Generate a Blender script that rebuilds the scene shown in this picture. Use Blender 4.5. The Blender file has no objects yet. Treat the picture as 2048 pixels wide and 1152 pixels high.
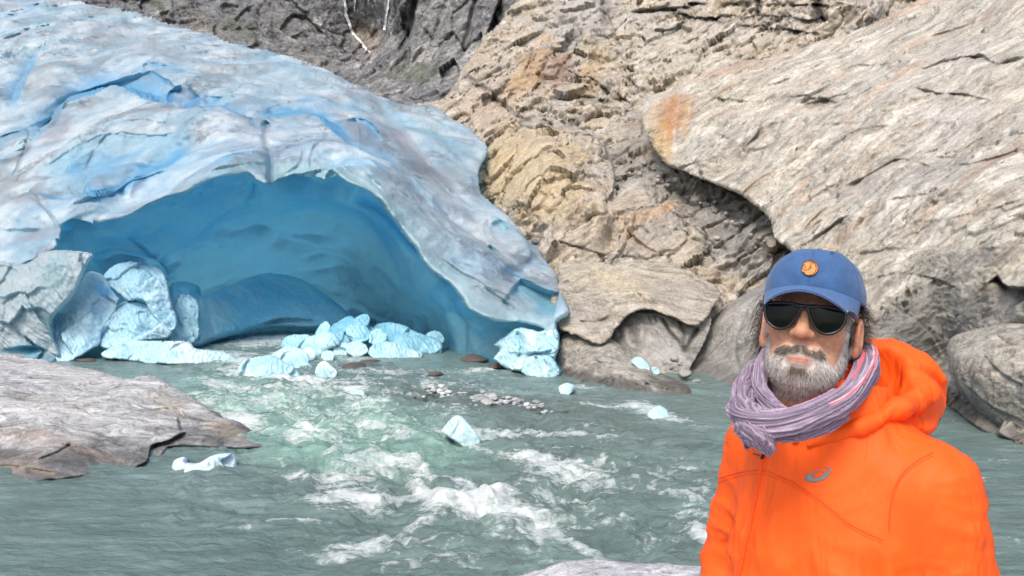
import bpy, math, random
import numpy as np
from mathutils import Vector, Matrix
from mathutils.bvhtree import BVHTree

# ------------------------------------------------------------------ camera, sky, sun, exposure
FPX = 1607.0            # focal length in pixels of the 2048 x 1152 photograph
CAMH = 4.0              # eye height above the river
PITCH = math.atan(56 / FPX)
sc = bpy.context.scene
cam_d = bpy.data.cameras.new("camera")
cam = bpy.data.objects.new("camera", cam_d)
sc.collection.objects.link(cam)
cam_d.sensor_width = 36.0
cam_d.lens = 36.0 * FPX / 2048.0
cam_d.clip_start = 0.05
cam_d.clip_end = 5000
cam.location = (0, 0, CAMH)
cam.rotation_euler = (math.radians(90) - PITCH, 0, 0)
sc.camera = cam

SUN_EL, SUN_AZ = math.radians(52), math.radians(205)     # azimuth clockwise from +Y: high, behind the camera and a little left
world = bpy.data.worlds.new("World")
sc.world = world
world.use_nodes = True
wn = world.node_tree
bg = wn.nodes["Background"]
sky = wn.nodes.new("ShaderNodeTexSky")
sky.sky_type = 'NISHITA'
sky.sun_disc = False
sky.sun_elevation = SUN_EL
sky.sun_rotation = SUN_AZ
sky.air_density = 1.0
sky.dust_density = 4.0
sky.ozone_density = 0.4
wn.links.new(sky.outputs[0], bg.inputs[0])
bg.inputs[1].default_value = 0.15
sd = bpy.data.lights.new("sun", 'SUN')
sd.energy = 1.5
sd.angle = math.radians(20)
sd.color = (1.0, 0.96, 0.91)
sun = bpy.data.objects.new("sun", sd)
sc.collection.objects.link(sun)
sdir = Vector((math.sin(SUN_AZ) * math.cos(SUN_EL), math.cos(SUN_AZ) * math.cos(SUN_EL), math.sin(SUN_EL)))
sun.rotation_euler = sdir.to_track_quat('Z', 'Y').to_euler()
sc.view_settings.view_transform = 'Standard'
sc.view_settings.look = 'None'
sc.view_settings.exposure = 0.5
sc.view_settings.gamma = 1.0
sc.cycles.max_bounces = 10
sc.cycles.diffuse_bounces = 8
sc.cycles.use_denoising = True

# ------------------------------------------------------------------ small helpers
def unproj(u, v, Y):
    a = (576.0 - v) / FPX
    dx = (u - 1024.0) / FPX
    dy = math.cos(PITCH) + a * math.sin(PITCH)
    dz = -math.sin(PITCH) + a * math.cos(PITCH)
    k = Y / dy
    return np.stack([dx * k, np.asarray(Y) + 0 * dx, CAMH + dz * k], -1)

def W(v):
    """distance at which the ray through image row v meets the water"""
    a = (576.0 - v) / FPX
    return CAMH * (math.cos(PITCH) + a * math.sin(PITCH)) / (math.sin(PITCH) - a * math.cos(PITCH))

def ss(a, b, x):
    t = np.clip((x - a) / (b - a), 0, 1)
    return t * t * (3 - 2 * t)

_rng = np.random.RandomState(7)
_perm = np.concatenate([_rng.permutation(256)] * 3).astype(np.int64)
_g = _rng.normal(size=(256, 3)); _g /= np.linalg.norm(_g, axis=1)[:, None]
_g = _g.astype(np.float32)

def perlin(P):
    P = np.asarray(P, np.float32)
    sh = P.shape[:-1]
    P = P.reshape(-1, 3)
    I = np.floor(P).astype(np.int64)
    f = (P - I).astype(np.float32)
    I &= 255
    w = f * f * f * (f * (f * 6 - 15) + 10)
    out = np.zeros(len(P), np.float32)
    for dx in (0, 1):
        wx = w[:, 0] if dx else 1 - w[:, 0]
        px = _perm[I[:, 0] + dx]
        for dy in (0, 1):
            wy = wx * (w[:, 1] if dy else 1 - w[:, 1])
            py = _perm[px + I[:, 1] + dy]
            for dz in (0, 1):
                g = _g[_perm[py + I[:, 2] + dz]]
                d = g[:, 0] * (f[:, 0] - dx) + g[:, 1] * (f[:, 1] - dy) + g[:, 2] * (f[:, 2] - dz)
                out += d * wy * (w[:, 2] if dz else 1 - w[:, 2])
    return (out * 1.5).reshape(sh)

def fbm(P, oct=4, gain=0.5, off=0.0):
    s, a, n = 0, 1.0, 0
    P = np.asarray(P) + off
    for i in range(oct):
        s = s + a * perlin(P * (2.03 ** i) + 17.3 * i)
        n += a; a *= gain
    return s / n * 1.6

def ridged(P, oct=4, gain=0.55, off=0.0):
    s, a, n = 0, 1.0, 0
    P = np.asarray(P) + off
    for i in range(oct):
        s = s + a * (1 - np.abs(perlin(P * (2.07 ** i) + 31.7 * i)) * 2.2)
        n += a; a *= gain
    return s / n

def worley(P, off=0.0):
    """returns F1, F2-F1 and a random value per cell"""
    P = np.asarray(P, np.float32) + off
    sh = P.shape[:-1]; P = P.reshape(-1, 3)
    I = np.floor(P).astype(np.int64); f = P - I
    f1 = np.full(len(P), 9., np.float32); f2 = f1.copy(); idv = np.zeros(len(P), np.float32)
    tab = np.random.RandomState(3).rand(256, 4).astype(np.float32)
    for dx in (-1, 0, 1):
        for dy in (-1, 0, 1):
            for dz in (-1, 0, 1):
                h = _perm[_perm[_perm[(I[:, 0] + dx) & 255] + ((I[:, 1] + dy) & 255)] + ((I[:, 2] + dz) & 255)]
                t = tab[h]
                d = (t[:, 0] + dx - f[:, 0]) ** 2 + (t[:, 1] + dy - f[:, 1]) ** 2 + (t[:, 2] + dz - f[:, 2]) ** 2
                d = np.sqrt(d)
                m = d < f1
                f2 = np.where(m, f1, np.minimum(f2, d))
                idv = np.where(m, t[:, 3], idv)
                f1 = np.where(m, d, f1)
    return f1.reshape(sh), (f2 - f1).reshape(sh), idv.reshape(sh)

def facets(P, off=0.0, tilt=1.0):
    """every cell is a flat face with a tilt of its own"""
    P = np.asarray(P, np.float32) + off
    sh = P.shape[:-1]; P = P.reshape(-1, 3)
    I = np.floor(P).astype(np.int64); f = P - I
    f1 = np.full(len(P), 9., np.float32); out = np.zeros(len(P), np.float32)
    rr = np.random.RandomState(11); tab = rr.rand(256, 3).astype(np.float32); tl = rr.normal(size=(256, 3)).astype(np.float32) * .6
    for dx in (-1, 0, 1):
        for dy in (-1, 0, 1):
            for dz in (-1, 0, 1):
                h = _perm[_perm[_perm[(I[:, 0] + dx) & 255] + ((I[:, 1] + dy) & 255)] + ((I[:, 2] + dz) & 255)]
                t = tab[h]
                a = t[:, 0] + dx - f[:, 0]; b = t[:, 1] + dy - f[:, 1]; c = t[:, 2] + dz - f[:, 2]
                d = a * a + b * b + c * c
                m = d < f1
                g = tl[h]
                out = np.where(m, (a * g[:, 0] + b * g[:, 1] + c * g[:, 2]) * tilt + g[:, 0] * .25, out)
                f1 = np.where(m, d, f1)
    return out.reshape(sh)

def basis(n, d):
    """rows: grain direction, across, foliation normal"""
    n = np.array(n, float); n /= np.linalg.norm(n)
    d = np.array(d, float); d -= n * (d @ n); d /= np.linalg.norm(d)
    return np.stack([d, np.cross(n, d), n])

def rot_to(n):
    """rows: two tangents and n"""
    n = np.array(n, float); n /= np.linalg.norm(n)
    a = np.array([0, 0, 1.0]) if abs(n[2]) < .9 else np.array([1.0, 0, 0])
    t = np.cross(a, n); t /= np.linalg.norm(t)
    return np.stack([t, np.cross(n, t), n])

def rbf(ctrl):
    C = np.array(ctrl, float)
    X = C[:, :2] / 500.0; y = np.log(C[:, 2]); n = len(C)
    D = np.linalg.norm(X[:, None] - X[None], axis=-1)
    A = np.zeros((n + 3, n + 3)); A[:n, :n] = D
    A[:n, n] = 1; A[:n, n + 1:] = X; A[n, :n] = 1; A[n + 1:, :n] = X.T
    A[:n, :n] += np.eye(n) * -1e-3
    w = np.linalg.lstsq(A, np.concatenate([y, [0, 0, 0]]), rcond=None)[0]
    def f(u, v):
        x, z = u / 500.0, v / 500.0
        s = w[n] + w[n + 1] * x + w[n + 2] * z
        for i in range(n):
            s = s + w[i] * np.sqrt((x - X[i, 0]) ** 2 + (z - X[i, 1]) ** 2 + 0.0006)
        return np.exp(s)
    return f

def seg_dist(u, v, pts, closed=False):
    """distance to a polyline, side (+ below / right-hand when drawn left to right), position along it 0..1"""
    pts = np.array(pts, float)
    if closed: pts = np.vstack([pts, pts[:1]])
    L = np.linalg.norm(np.diff(pts, axis=0), axis=1); cum = np.concatenate([[0], np.cumsum(L)]); tot = cum[-1]
    best = np.full(u.shape, 1e9); sd = np.ones(u.shape); tt = np.zeros(u.shape)
    for i in range(len(pts) - 1):
        ax, ay = pts[i]; bx, by = pts[i + 1]
        ex, ey = bx - ax, by - ay
        l2 = ex * ex + ey * ey + 1e-9
        t = np.clip(((u - ax) * ex + (v - ay) * ey) / l2, 0, 1)
        dx, dy = u - ax - t * ex, v - ay - t * ey
        d = np.hypot(dx, dy)
        c = ex * (v - ay) - ey * (u - ax)
        m = d < best
        best = np.where(m, d, best); sd = np.where(m, np.sign(c), sd); tt = np.where(m, (cum[i] + t * L[i]) / tot, tt)
    return best, sd, tt

def inside(u, v, poly):
    r = np.zeros(u.shape, bool); n = len(poly)
    for i in range(n):
        x1, y1 = poly[i]; x2, y2 = poly[(i + 1) % n]
        if y1 == y2: continue
        c = ((v >= min(y1, y2)) & (v < max(y1, y2)))
        xi = x1 + (v - y1) * (x2 - x1) / (y2 - y1)
        r ^= c & (u < xi)
    return r

def smooth_line(pts, k=4):
    """Catmull-Rom through the points"""
    p = np.array(pts, float)
    q = np.vstack([2 * p[0] - p[1], p, 2 * p[-1] - p[-2]])
    out = []
    for i in range(1, len(q) - 2):
        for t in np.linspace(0, 1, k, endpoint=False):
            a, b, c, d = q[i - 1], q[i], q[i + 1], q[i + 2]
            out.append(.5 * (2 * b + (c - a) * t + (2 * a - 5 * b + 4 * c - d) * t * t + (3 * b - a - 3 * c + d) * t ** 3))
    out.append(q[-2])
    return np.array(out)

def mk(name, V, F, mat=None, parent=None, col=None, smooth=True, loc=None, sharp=None):
    """one mesh object from vertex and face arrays (quads and / or triangles)"""
    me = bpy.data.meshes.new(name)
    V = np.asarray(V, np.float32).reshape(-1, 3)
    if loc is not None: V = V - np.array(loc, np.float32)
    groups = F if isinstance(F, list) else [F]
    groups = [np.asarray(g, np.int32) for g in groups if len(g)]
    loops = np.concatenate([g.ravel() for g in groups])
    tot = np.concatenate([np.full(len(g), g.shape[1], np.int32) for g in groups])
    start = np.concatenate([[0], np.cumsum(tot)[:-1]]).astype(np.int32)
    me.vertices.add(len(V)); me.vertices.foreach_set("co", V.ravel())
    me.loops.add(len(loops)); me.loops.foreach_set("vertex_index", loops)
    me.polygons.add(len(tot)); me.polygons.foreach_set("loop_start", start)
    me.polygons.foreach_set("loop_total", tot)
    me.polygons.foreach_set("use_smooth", np.full(len(tot), smooth, bool))
    me.update(calc_edges=True)
    me.validate()
    if col is not None:
        cols = col if isinstance(col, dict) else {"Col": col}
        for k, c in cols.items():
            c = np.asarray(c, np.float32)
            if c.ndim == 2 and k == 'grain':
                at = me.attributes.new(k, 'FLOAT_VECTOR', 'POINT'); at.data.foreach_set("vector", c.ravel())
            elif c.ndim == 2:
                at = me.color_attributes.new(k, 'FLOAT_COLOR', 'POINT')
                at.data.foreach_set("color", np.concatenate([c, np.ones((len(c), 1), np.float32)], 1).ravel())
            else:
                at = me.attributes.new(k, 'FLOAT', 'POINT'); at.data.foreach_set("value", c)
    ob = bpy.data.objects.new(name, me)
    sc.collection.objects.link(ob)
    if loc is not None: ob.location = loc
    if mat: me.materials.append(mat)
    if parent: 
        ob.parent = parent
        if loc is None: ob.matrix_parent_inverse = Matrix.Translation(-Vector(parent.location))
    return ob

def tag(o, label=None, cat=None, group=None, kind=None):
    if label: o["label"] = label
    if cat: o["category"] = cat
    if group: o["group"] = group
    if kind: o["kind"] = kind
    return o

def empty(name, loc):
    o = bpy.data.objects.new(name, None); sc.collection.objects.link(o); o.location = loc
    o.empty_display_size = .1
    return o

def lerp(a, b, t):
    a = np.asarray(a, float); b = np.asarray(b, float)
    return a + (b - a) * np.asarray(t)[..., None]

def srgb(r, g, b):
    c = np.array([r, g, b]) / 255.0
    return np.where(c <= .04045, c / 12.92, ((c + .055) / 1.055) ** 2.4)
# ------------------------------------------------------------------ materials
def new_mat(name):
    m = bpy.data.materials.new(name); m.use_nodes = True
    nt = m.node_tree; b = nt.nodes["Principled BSDF"]
    return m, nt, b

def N(nt, typ, **kw):
    n = nt.nodes.new(typ)
    for k, v in kw.items():
        if k in n.inputs: n.inputs[k].default_value = v
        else: setattr(n, k, v)
    return n

def ramp(nt, fac, stops):
    r = nt.nodes.new("ShaderNodeValToRGB")
    el = r.color_ramp.elements
    while len(el) < len(stops): el.new(.5)
    for e, (p, c) in zip(el, stops):
        e.position = p
        e.color = (c, c, c, 1) if not hasattr(c, '__len__') else (*c, 1)
    nt.links.new(fac, r.inputs[0])
    return r.outputs[0]

def mixc(nt, fac, a, b, mode='MIX'):
    m = nt.nodes.new("ShaderNodeMix"); m.data_type = 'RGBA'; m.blend_type = mode
    for s, val in ((0, fac), (6, a), (7, b)):
        if hasattr(val, 'is_linked') or isinstance(val, bpy.types.NodeSocket): nt.links.new(val, m.inputs[s])
        elif isinstance(val, (int, float)): m.inputs[s].default_value = val
        else: m.inputs[s].default_value = (*val, 1)
    return m.outputs[2]

def noise(nt, scale, detail=6, rough=.6, dist=0, coord=None, stretch=None, rot=None):
    tc = nt.nodes.new("ShaderNodeNewGeometry")
    src = tc.outputs["Position"]
    if stretch is not None or rot is not None:
        mp = nt.nodes.new("ShaderNodeMapping"); nt.links.new(src, mp.inputs[0])
        if rot: mp.inputs["Rotation"].default_value = rot
        if stretch: mp.inputs["Scale"].default_value = stretch
        src = mp.outputs[0]
    n = N(nt, "ShaderNodeTexNoise", Scale=scale, Detail=detail, Roughness=rough, Distortion=dist)
    nt.links.new(src, n.inputs["Vector"])
    return n.outputs["Fac"]

def bump(nt, height, strength, dist, prev=None):
    b = N(nt, "ShaderNodeBump", Strength=strength, Distance=dist)
    nt.links.new(height, b.inputs["Height"])
    if prev is not None: nt.links.new(prev, b.inputs["Normal"])
    return b.outputs[0]

def rock_mat(name, scale=1.0, rough=.85, contrast=.35, lines=.5, bmp=1.0, grain=True):
    """pale crystalline rock; thin layers follow the grain coordinates stored on the mesh"""
    m, nt, b = new_mat(name)
    at = N(nt, "ShaderNodeAttribute", attribute_name="Col")
    def gn(sc_, det, ro, dist):
        n = N(nt, "ShaderNodeTexNoise", Scale=sc_ / scale, Detail=det, Roughness=ro, Distortion=dist)
        if grain:
            g = N(nt, "ShaderNodeAttribute", attribute_name="grain"); nt.links.new(g.outputs["Vector"], n.inputs["Vector"])
        else:
            g = nt.nodes.new("ShaderNodeNewGeometry"); nt.links.new(g.outputs["Position"], n.inputs["Vector"])
        return n.outputs["Fac"]
    n1 = noise(nt, 2.6 / scale, 9, .68)
    n2 = gn(1.6, 8, .66, .5)
    n3 = gn(5.0, 6, .62, .3)
    n6 = noise(nt, 8 / scale, 5, .8)
    c = mixc(nt, 1.0, at.outputs["Color"], ramp(nt, n1, [(.3, 1 - contrast), (.7, 1 + contrast * .7)]), 'MULTIPLY')
    c = mixc(nt, 1.0, c, ramp(nt, n2, [(.30, 1 - lines), (.44, .95), (.56, 1.05), (.7, 1 + lines * .7)]), 'MULTIPLY')
    c = mixc(nt, 1.0, c, ramp(nt, n3, [(.34, 1 - lines * .8), (.45, 1.0), (.6, 1.0), (.68, 1 + lines * .5)]), 'MULTIPLY')
    c = mixc(nt, 1.0, c, ramp(nt, n6, [(.33, .66), (.48, 1.0), (.66, 1.25)]), 'MULTIPLY')
    nt.links.new(c, b.inputs["Base Color"])
    b.inputs["Roughness"].default_value = rough
    b.inputs["Specular IOR Level"].default_value = .3
    p = bump(nt, n2, .9 * min(bmp, 1.1), .22 * scale * bmp)
    p = bump(nt, n3, .8 * min(bmp, 1.2), .08 * scale * bmp, p)
    p = bump(nt, n1, .6, .10 * scale * bmp, p)
    nt.links.new(p, b.inputs["Normal"])
    return m

def ice_mat(name, rough=.4, sub=.25, grain=.12, scale=1.0, trans=0.0):
    m, nt, b = new_mat(name)
    at = N(nt, "ShaderNodeAttribute", attribute_name="Col")
    d = N(nt, "ShaderNodeAttribute", attribute_name="dirt")
    sp = noise(nt, 3.0 / scale, 10, .8)
    f = ramp(nt, sp, [(.36, 1 - grain), (.6, 1 + grain * .5)])
    c = mixc(nt, 1.0, at.outputs["Color"], f, 'MULTIPLY')
    sp2 = noise(nt, 2.2 / scale, 12, .86)
    df = N(nt, "ShaderNodeMath", operation='MULTIPLY')
    nt.links.new(ramp(nt, sp2, [(.42, 1.0), (.60, 0.0)]), df.inputs[0]); nt.links.new(d.outputs["Fac"], df.inputs[1])
    c = mixc(nt, df.outputs[0], c, (.17, .16, .17))
    nt.links.new(c, b.inputs["Base Color"])
    b.inputs["Roughness"].default_value = rough
    b.inputs["Subsurface Weight"].default_value = sub
    b.inputs["Subsurface Radius"].default_value = (.25, .6, 1.0)
    b.inputs["Subsurface Scale"].default_value = .35 * scale
    b.inputs["Specular IOR Level"].default_value = .4
    n1 = noise(nt, 2.2 / scale, 7, .6)
    p = bump(nt, n1, .5, .15 * scale)
    p = bump(nt, sp, .35, .03 * scale, p)
    nt.links.new(p, b.inputs["Normal"])
    if trans:      # daylight seeps through the ice and comes out blue
        t = nt.nodes.new("ShaderNodeBsdfTranslucent"); t.inputs[0].default_value = (.44, .84, 1.0, 1)
        mx = nt.nodes.new("ShaderNodeMixShader"); mx.inputs[0].default_value = trans
        nt.links.new(b.outputs[0], mx.inputs[1]); nt.links.new(t.outputs[0], mx.inputs[2])
        nt.links.new(mx.outputs[0], nt.nodes["Material Output"].inputs[0])
    return m

# ------------------------------------------------------------------ surfaces traced in the view and set at real distances
def relief(name, poly, ctrl, mat, parent=None, step=2.5, edge=(14, 1.0), feats=(), disp=None, color=None,
           wob=(6, .5), thick=2.0, fwob=(5, .35), smooth=True, lines=4, extra=None):
    poly = smooth_line(list(poly) + [poly[0]], 3)[:-1] if lines else np.array(poly, float)
    u0, v0 = poly.min(0) - 12; u1, v1 = poly.max(0) + 12
    u = np.arange(u0, u1 + step, step); v = np.arange(v0, v1 + step, step)
    Ug, Vg = np.meshgrid(u, v)
    f = rbf(ctrl)
    Y = f(Ug, Vg)
    P0 = unproj(Ug, Vg, Y)
    nb = np.cross(np.gradient(P0, axis=0), np.gradient(P0, axis=1)); nb /= np.linalg.norm(nb, axis=-1, keepdims=True) + 1e-9
    d, _, _ = seg_dist(Ug, Vg, poly, True)
    ins = inside(Ug, Vg, poly)
    sd = np.where(ins, d, -d)
    if wob[0]: sd = sd + wob[0] * fbm(P0 * wob[1], 5, .6, 3.1)
    keep = sd > 0
    if edge[1]:
        q = np.clip(sd / edge[0], 0, 1)
        Y = Y + edge[1] * (1 - np.sqrt(1 - (1 - q) ** 2 * .999))
    paint = []
    if fwob[0]:
        wu = fwob[0] * fbm(P0 * fwob[1], 4, .55, 11.0); wv = fwob[0] * fbm(P0 * fwob[1], 4, .55, 47.0)
    else: wu = wv = 0
    U2, V2 = Ug + wu, Vg + wv
    for ft in feats:
        k = ft[0]
        if k in ('step', 'groove'):
            _, pts, A, w = ft[:4]
            o = ft[4] if len(ft) > 4 else {}
            side = o.get('side', -1)
            pts = smooth_line(pts, 4)
            m0 = w * 4 + 10
            a0, b0 = pts.min(0) - m0; a1, b1 = pts.max(0) + m0
            sl = (slice(max(0, int((b0 - v0) / step)), max(0, int((b1 - v0) / step) + 1)),
                  slice(max(0, int((a0 - u0) / step)), max(0, int((a1 - u0) / step) + 1)))
            if Y[sl].size == 0: continue
            dd, sg, tt = seg_dist(U2[sl], V2[sl], pts)
            tp = o.get('taper', .2)
            ta = ss(0, tp, tt) * ss(0, tp, 1 - tt) if tp else 1.0
            if o.get('ragged'): ta = ta * np.clip(.55 + fbm(P0[sl] * o['ragged'], 3) * 1.2, 0, 1.5)
            if k == 'step':
                s = sg * dd * side                      # positive: the pushed-back side
                prof = np.where(s > 0, np.exp(-np.maximum(s, 0) / w) * ss(-1, o.get('sh', 3), s), 0)
                lip = np.where(s <= 0, np.exp(np.minimum(s, 0) / (w * .6)), 0)
                Y[sl] += A * ta * prof - A * o.get('lip', .25) * ta * lip
            else:
                prof = np.exp(-(dd / w) ** 2)
                Y[sl] += A * ta * prof
            if 'col' in o:
                cw = o.get('cw', w)
                pr = (np.where(s > 0, np.exp(-(np.maximum(s, 0) / cw) ** 2), np.exp(-(s / 3.0) ** 2)) if k == 'step' else np.exp(-(dd / cw) ** 2))
                paint.append((sl, np.clip(pr * ta * o.get('cs', .8), 0, 1), o['col']))
        elif k == 'bump':
            _, cx, cy, rx, ry, ang, A = ft[:7]
            c, s_ = math.cos(math.radians(ang)), math.sin(math.radians(ang))
            x = (U2 - cx) * c + (V2 - cy) * s_; y = -(U2 - cx) * s_ + (V2 - cy) * c
            Y -= A * np.exp(-((x / rx) ** 2 + (y / ry) ** 2))
        elif k == 'paint':
            _, cx, cy, rx, ry, ang, colr, st = ft[:8]
            st = st * np.clip(.85 + .5 * fbm(P0 * 1.3, 4, .65, cy * .1), 0, 1.1)
            c, s_ = math.cos(math.radians(ang)), math.sin(math.radians(ang))
            nz = fbm(P0 * .5, 5, .68, cx * .1)
            x = (U2 - cx) * c + (V2 - cy) * s_; y = -(U2 - cx) * s_ + (V2 - cy) * c
            r = np.sqrt((x / rx) ** 2 + (y / ry) ** 2) + nz * .6
            paint.append((Ellipsis, np.clip((1 - ss(.45, 1.25, r)) * st, 0, 1), colr))
    P = unproj(Ug, Vg, Y)
    gu = np.gradient(P, axis=1); gv = np.gradient(P, axis=0)
    n = np.cross(gv, gu); n /= np.linalg.norm(n, axis=-1, keepdims=True) + 1e-9
    smoothn = n.copy()
    if disp is not None:
        h = disp(P, n)
        # displace along a softened normal so that steep steps do not tear
        vd = P - np.array([0, 0, CAMH]); vd /= np.linalg.norm(vd, axis=-1, keepdims=True)
        nn = .35 * nb - vd; nn /= np.linalg.norm(nn, axis=-1, keepdims=True)
        P = P + nn * h[..., None]
    else: h = np.zeros(Y.shape)
    gu = np.gradient(P, axis=1); gv = np.gradient(P, axis=0)
    n = np.cross(gv, gu); n /= np.linalg.norm(n, axis=-1, keepdims=True) + 1e-9
    cols = color(P, n, h, Ug, Vg)
    if not isinstance(cols, dict): cols = {"Col": cols}
    for sl, a, c in paint:
        cc = cols["Col"][sl]
        cols["Col"][sl] = cc + (np.asarray(c) - cc) * a[..., None]
        if "dirt" in cols: cols["dirt"][sl] = cols["dirt"][sl] * (1 - a)
    if extra: extra(cols, P, U2, V2)
    R, C = Ug.shape
    idx = np.arange(R * C).reshape(R, C)
    q = np.stack([idx[:-1, :-1], idx[1:, :-1], idx[1:, 1:], idx[:-1, 1:]], -1).reshape(-1, 4)
    kf = keep.ravel()
    q = q[kf[q].all(1)]
    # boundary edges -> rear wall of the solid
    e = np.concatenate([q[:, [0, 1]], q[:, [1, 2]], q[:, [2, 3]], q[:, [3, 0]]])
    key = e[:, 0].astype(np.int64) * (R * C) + e[:, 1]; rev = e[:, 1].astype(np.int64) * (R * C) + e[:, 0]
    bd = e[~np.isin(key, rev)]
    used = np.unique(q); remap = -np.ones(R * C, np.int64); remap[used] = np.arange(len(used))
    V = P.reshape(-1, 3)[used]
    bv = np.unique(bd); bmap = -np.ones(R * C, np.int64); bmap[bv] = len(used) + np.arange(len(bv))
    pb = P.reshape(-1, 3)[bv]
    vd = pb - np.array([0, 0, CAMH]); vd /= np.linalg.norm(vd, axis=-1, keepdims=True)
    cen = V.mean(0); size = np.linalg.norm(V.max(0) - V.min(0))
    back = pb + vd * thick + (cen - pb) * min(.12, .35 * thick / size)
    V = np.vstack([V, back])
    F = np.vstack([remap[q], np.stack([remap[bd[:, 1]], remap[bd[:, 0]], bmap[bd[:, 0]], bmap[bd[:, 1]]], -1)])
    oc = {}
    for k, c in cols.items():
        cf = c.reshape(R * C, -1) if c.ndim == 3 else c.reshape(-1)
        oc[k] = np.concatenate([cf[used], cf[bv]])
    ob = mk(name, V, F, mat, parent, oc, smooth, loc=None if parent else tuple(np.array([V[:, 0].mean(), V[:, 1].mean(), max(0.0, V[:, 2].min())])))
    return ob

# foliated bedrock: overlapping flakes, fractures, large swells; n = normal of the layers, d = grain direction
def rock_disp(n=(0.3, -0.3, 0.9), d=(1, 0, 0), L=(1.6, .5, .16), A=(.28, .10, .035), swell=.5, crack=0, ck=.7, off=0.0, rough=.05):
    M = basis(n, d)
    def f(P, nn):
        Q = (P @ M.T)
        h = swell * fbm(P * .16, 3, .5, off + 5)
        wp = fbm(P * .2, 3, .5, off)
        for k, (l, a) in enumerate(zip(L, A)):
            c = Q[..., 2] / l + wp * 1.5 / max(l, .5) + fbm(Q * np.array([.22, .6, .6]) / l, 4, .55, off + k * 9) * 1.1
            fr = c - np.floor(c)
            saw = np.where(fr < .9, fr / .9, (1 - fr) / .1)
            mask = np.clip(.45 + 1.5 * fbm(P * (.25 / l), 2, .5, off + 70 + k), 0, 1.4)
            h = h + a * (saw - .5) * mask
        if crack:
            W_ = (Q + .35 * fbm(P * .8, 3)[..., None]) * ck * np.array([.5, .9, 1.3])
            f1, f21, idv = worley(W_, off)
            h = h - crack * .5 * np.exp(-(f21 / .05) ** 2) + crack * 1.0 * facets(W_, off, 1.3)
        return h + rough * fbm(P * 3.0, 4, .6, off + 2)
    return f

def rock_col(c1, c2, c3, n=(0.3, -0.3, 0.9), d=(1, 0, 0), dark=(.09, .09, .09), rust=(.30, .16, .07), rust_amt=.25, streak=.5, off=0.0, wet=None, fr=1.0):
    M = basis(n, d)
    def f(P, nn, h, U, V):
        Q = P @ M.T
        a = ss(-.45, .45, fbm(P * .22 * fr, 4, .55, off + 1))
        c = lerp(c1, c2, a)
        G_ = (Q + .5 * fbm(P * .35 * fr, 3, .5, off)[..., None]) * np.array([.13, .6, 1.0]) * fr
        s = fbm(G_ * 2.2, 5, .62, off + 4)
        c = lerp(c, np.broadcast_to(c3, c.shape), np.clip(ss(.0, .45, s) * streak, 0, 1))
        s2 = fbm(G_ * 4.5, 4, .6, off + 14)
        c = c * (1 - .38 * ss(.05, .45, s2))[..., None]
        r = ss(.16, .55, fbm(G_ * 1.1, 5, .6, off + 33))
        c = lerp(c, np.broadcast_to(rust, c.shape), r * rust_amt)
        g = ss(.2, .7, fbm(P * .5 * fr, 5, .6, off + 53))
        c = lerp(c, np.broadcast_to(dark, c.shape), g * .22)
        if wet is not None:
            c = c * (1 - .62 * (1 - ss(wet * .4, wet, P[..., 2] + .12 * fbm(P * .8, 3)))[..., None])
        return {"Col": np.clip(c, .01, .9), "grain": G_ / fr}
    return f
# ------------------------------------------------------------------ bedrock and mountain
ROCK_PALE = rock_mat("pale_bedrock", 1.0, contrast=.20, lines=.32)
ROCK_FAR = rock_mat("far_rock", 9.0, contrast=.6, grain=False, bmp=1.5)
ROCK_NEAR = rock_mat("near_bedrock", .35, contrast=.3)

def structure(o): return tag(o, kind="structure")

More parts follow.
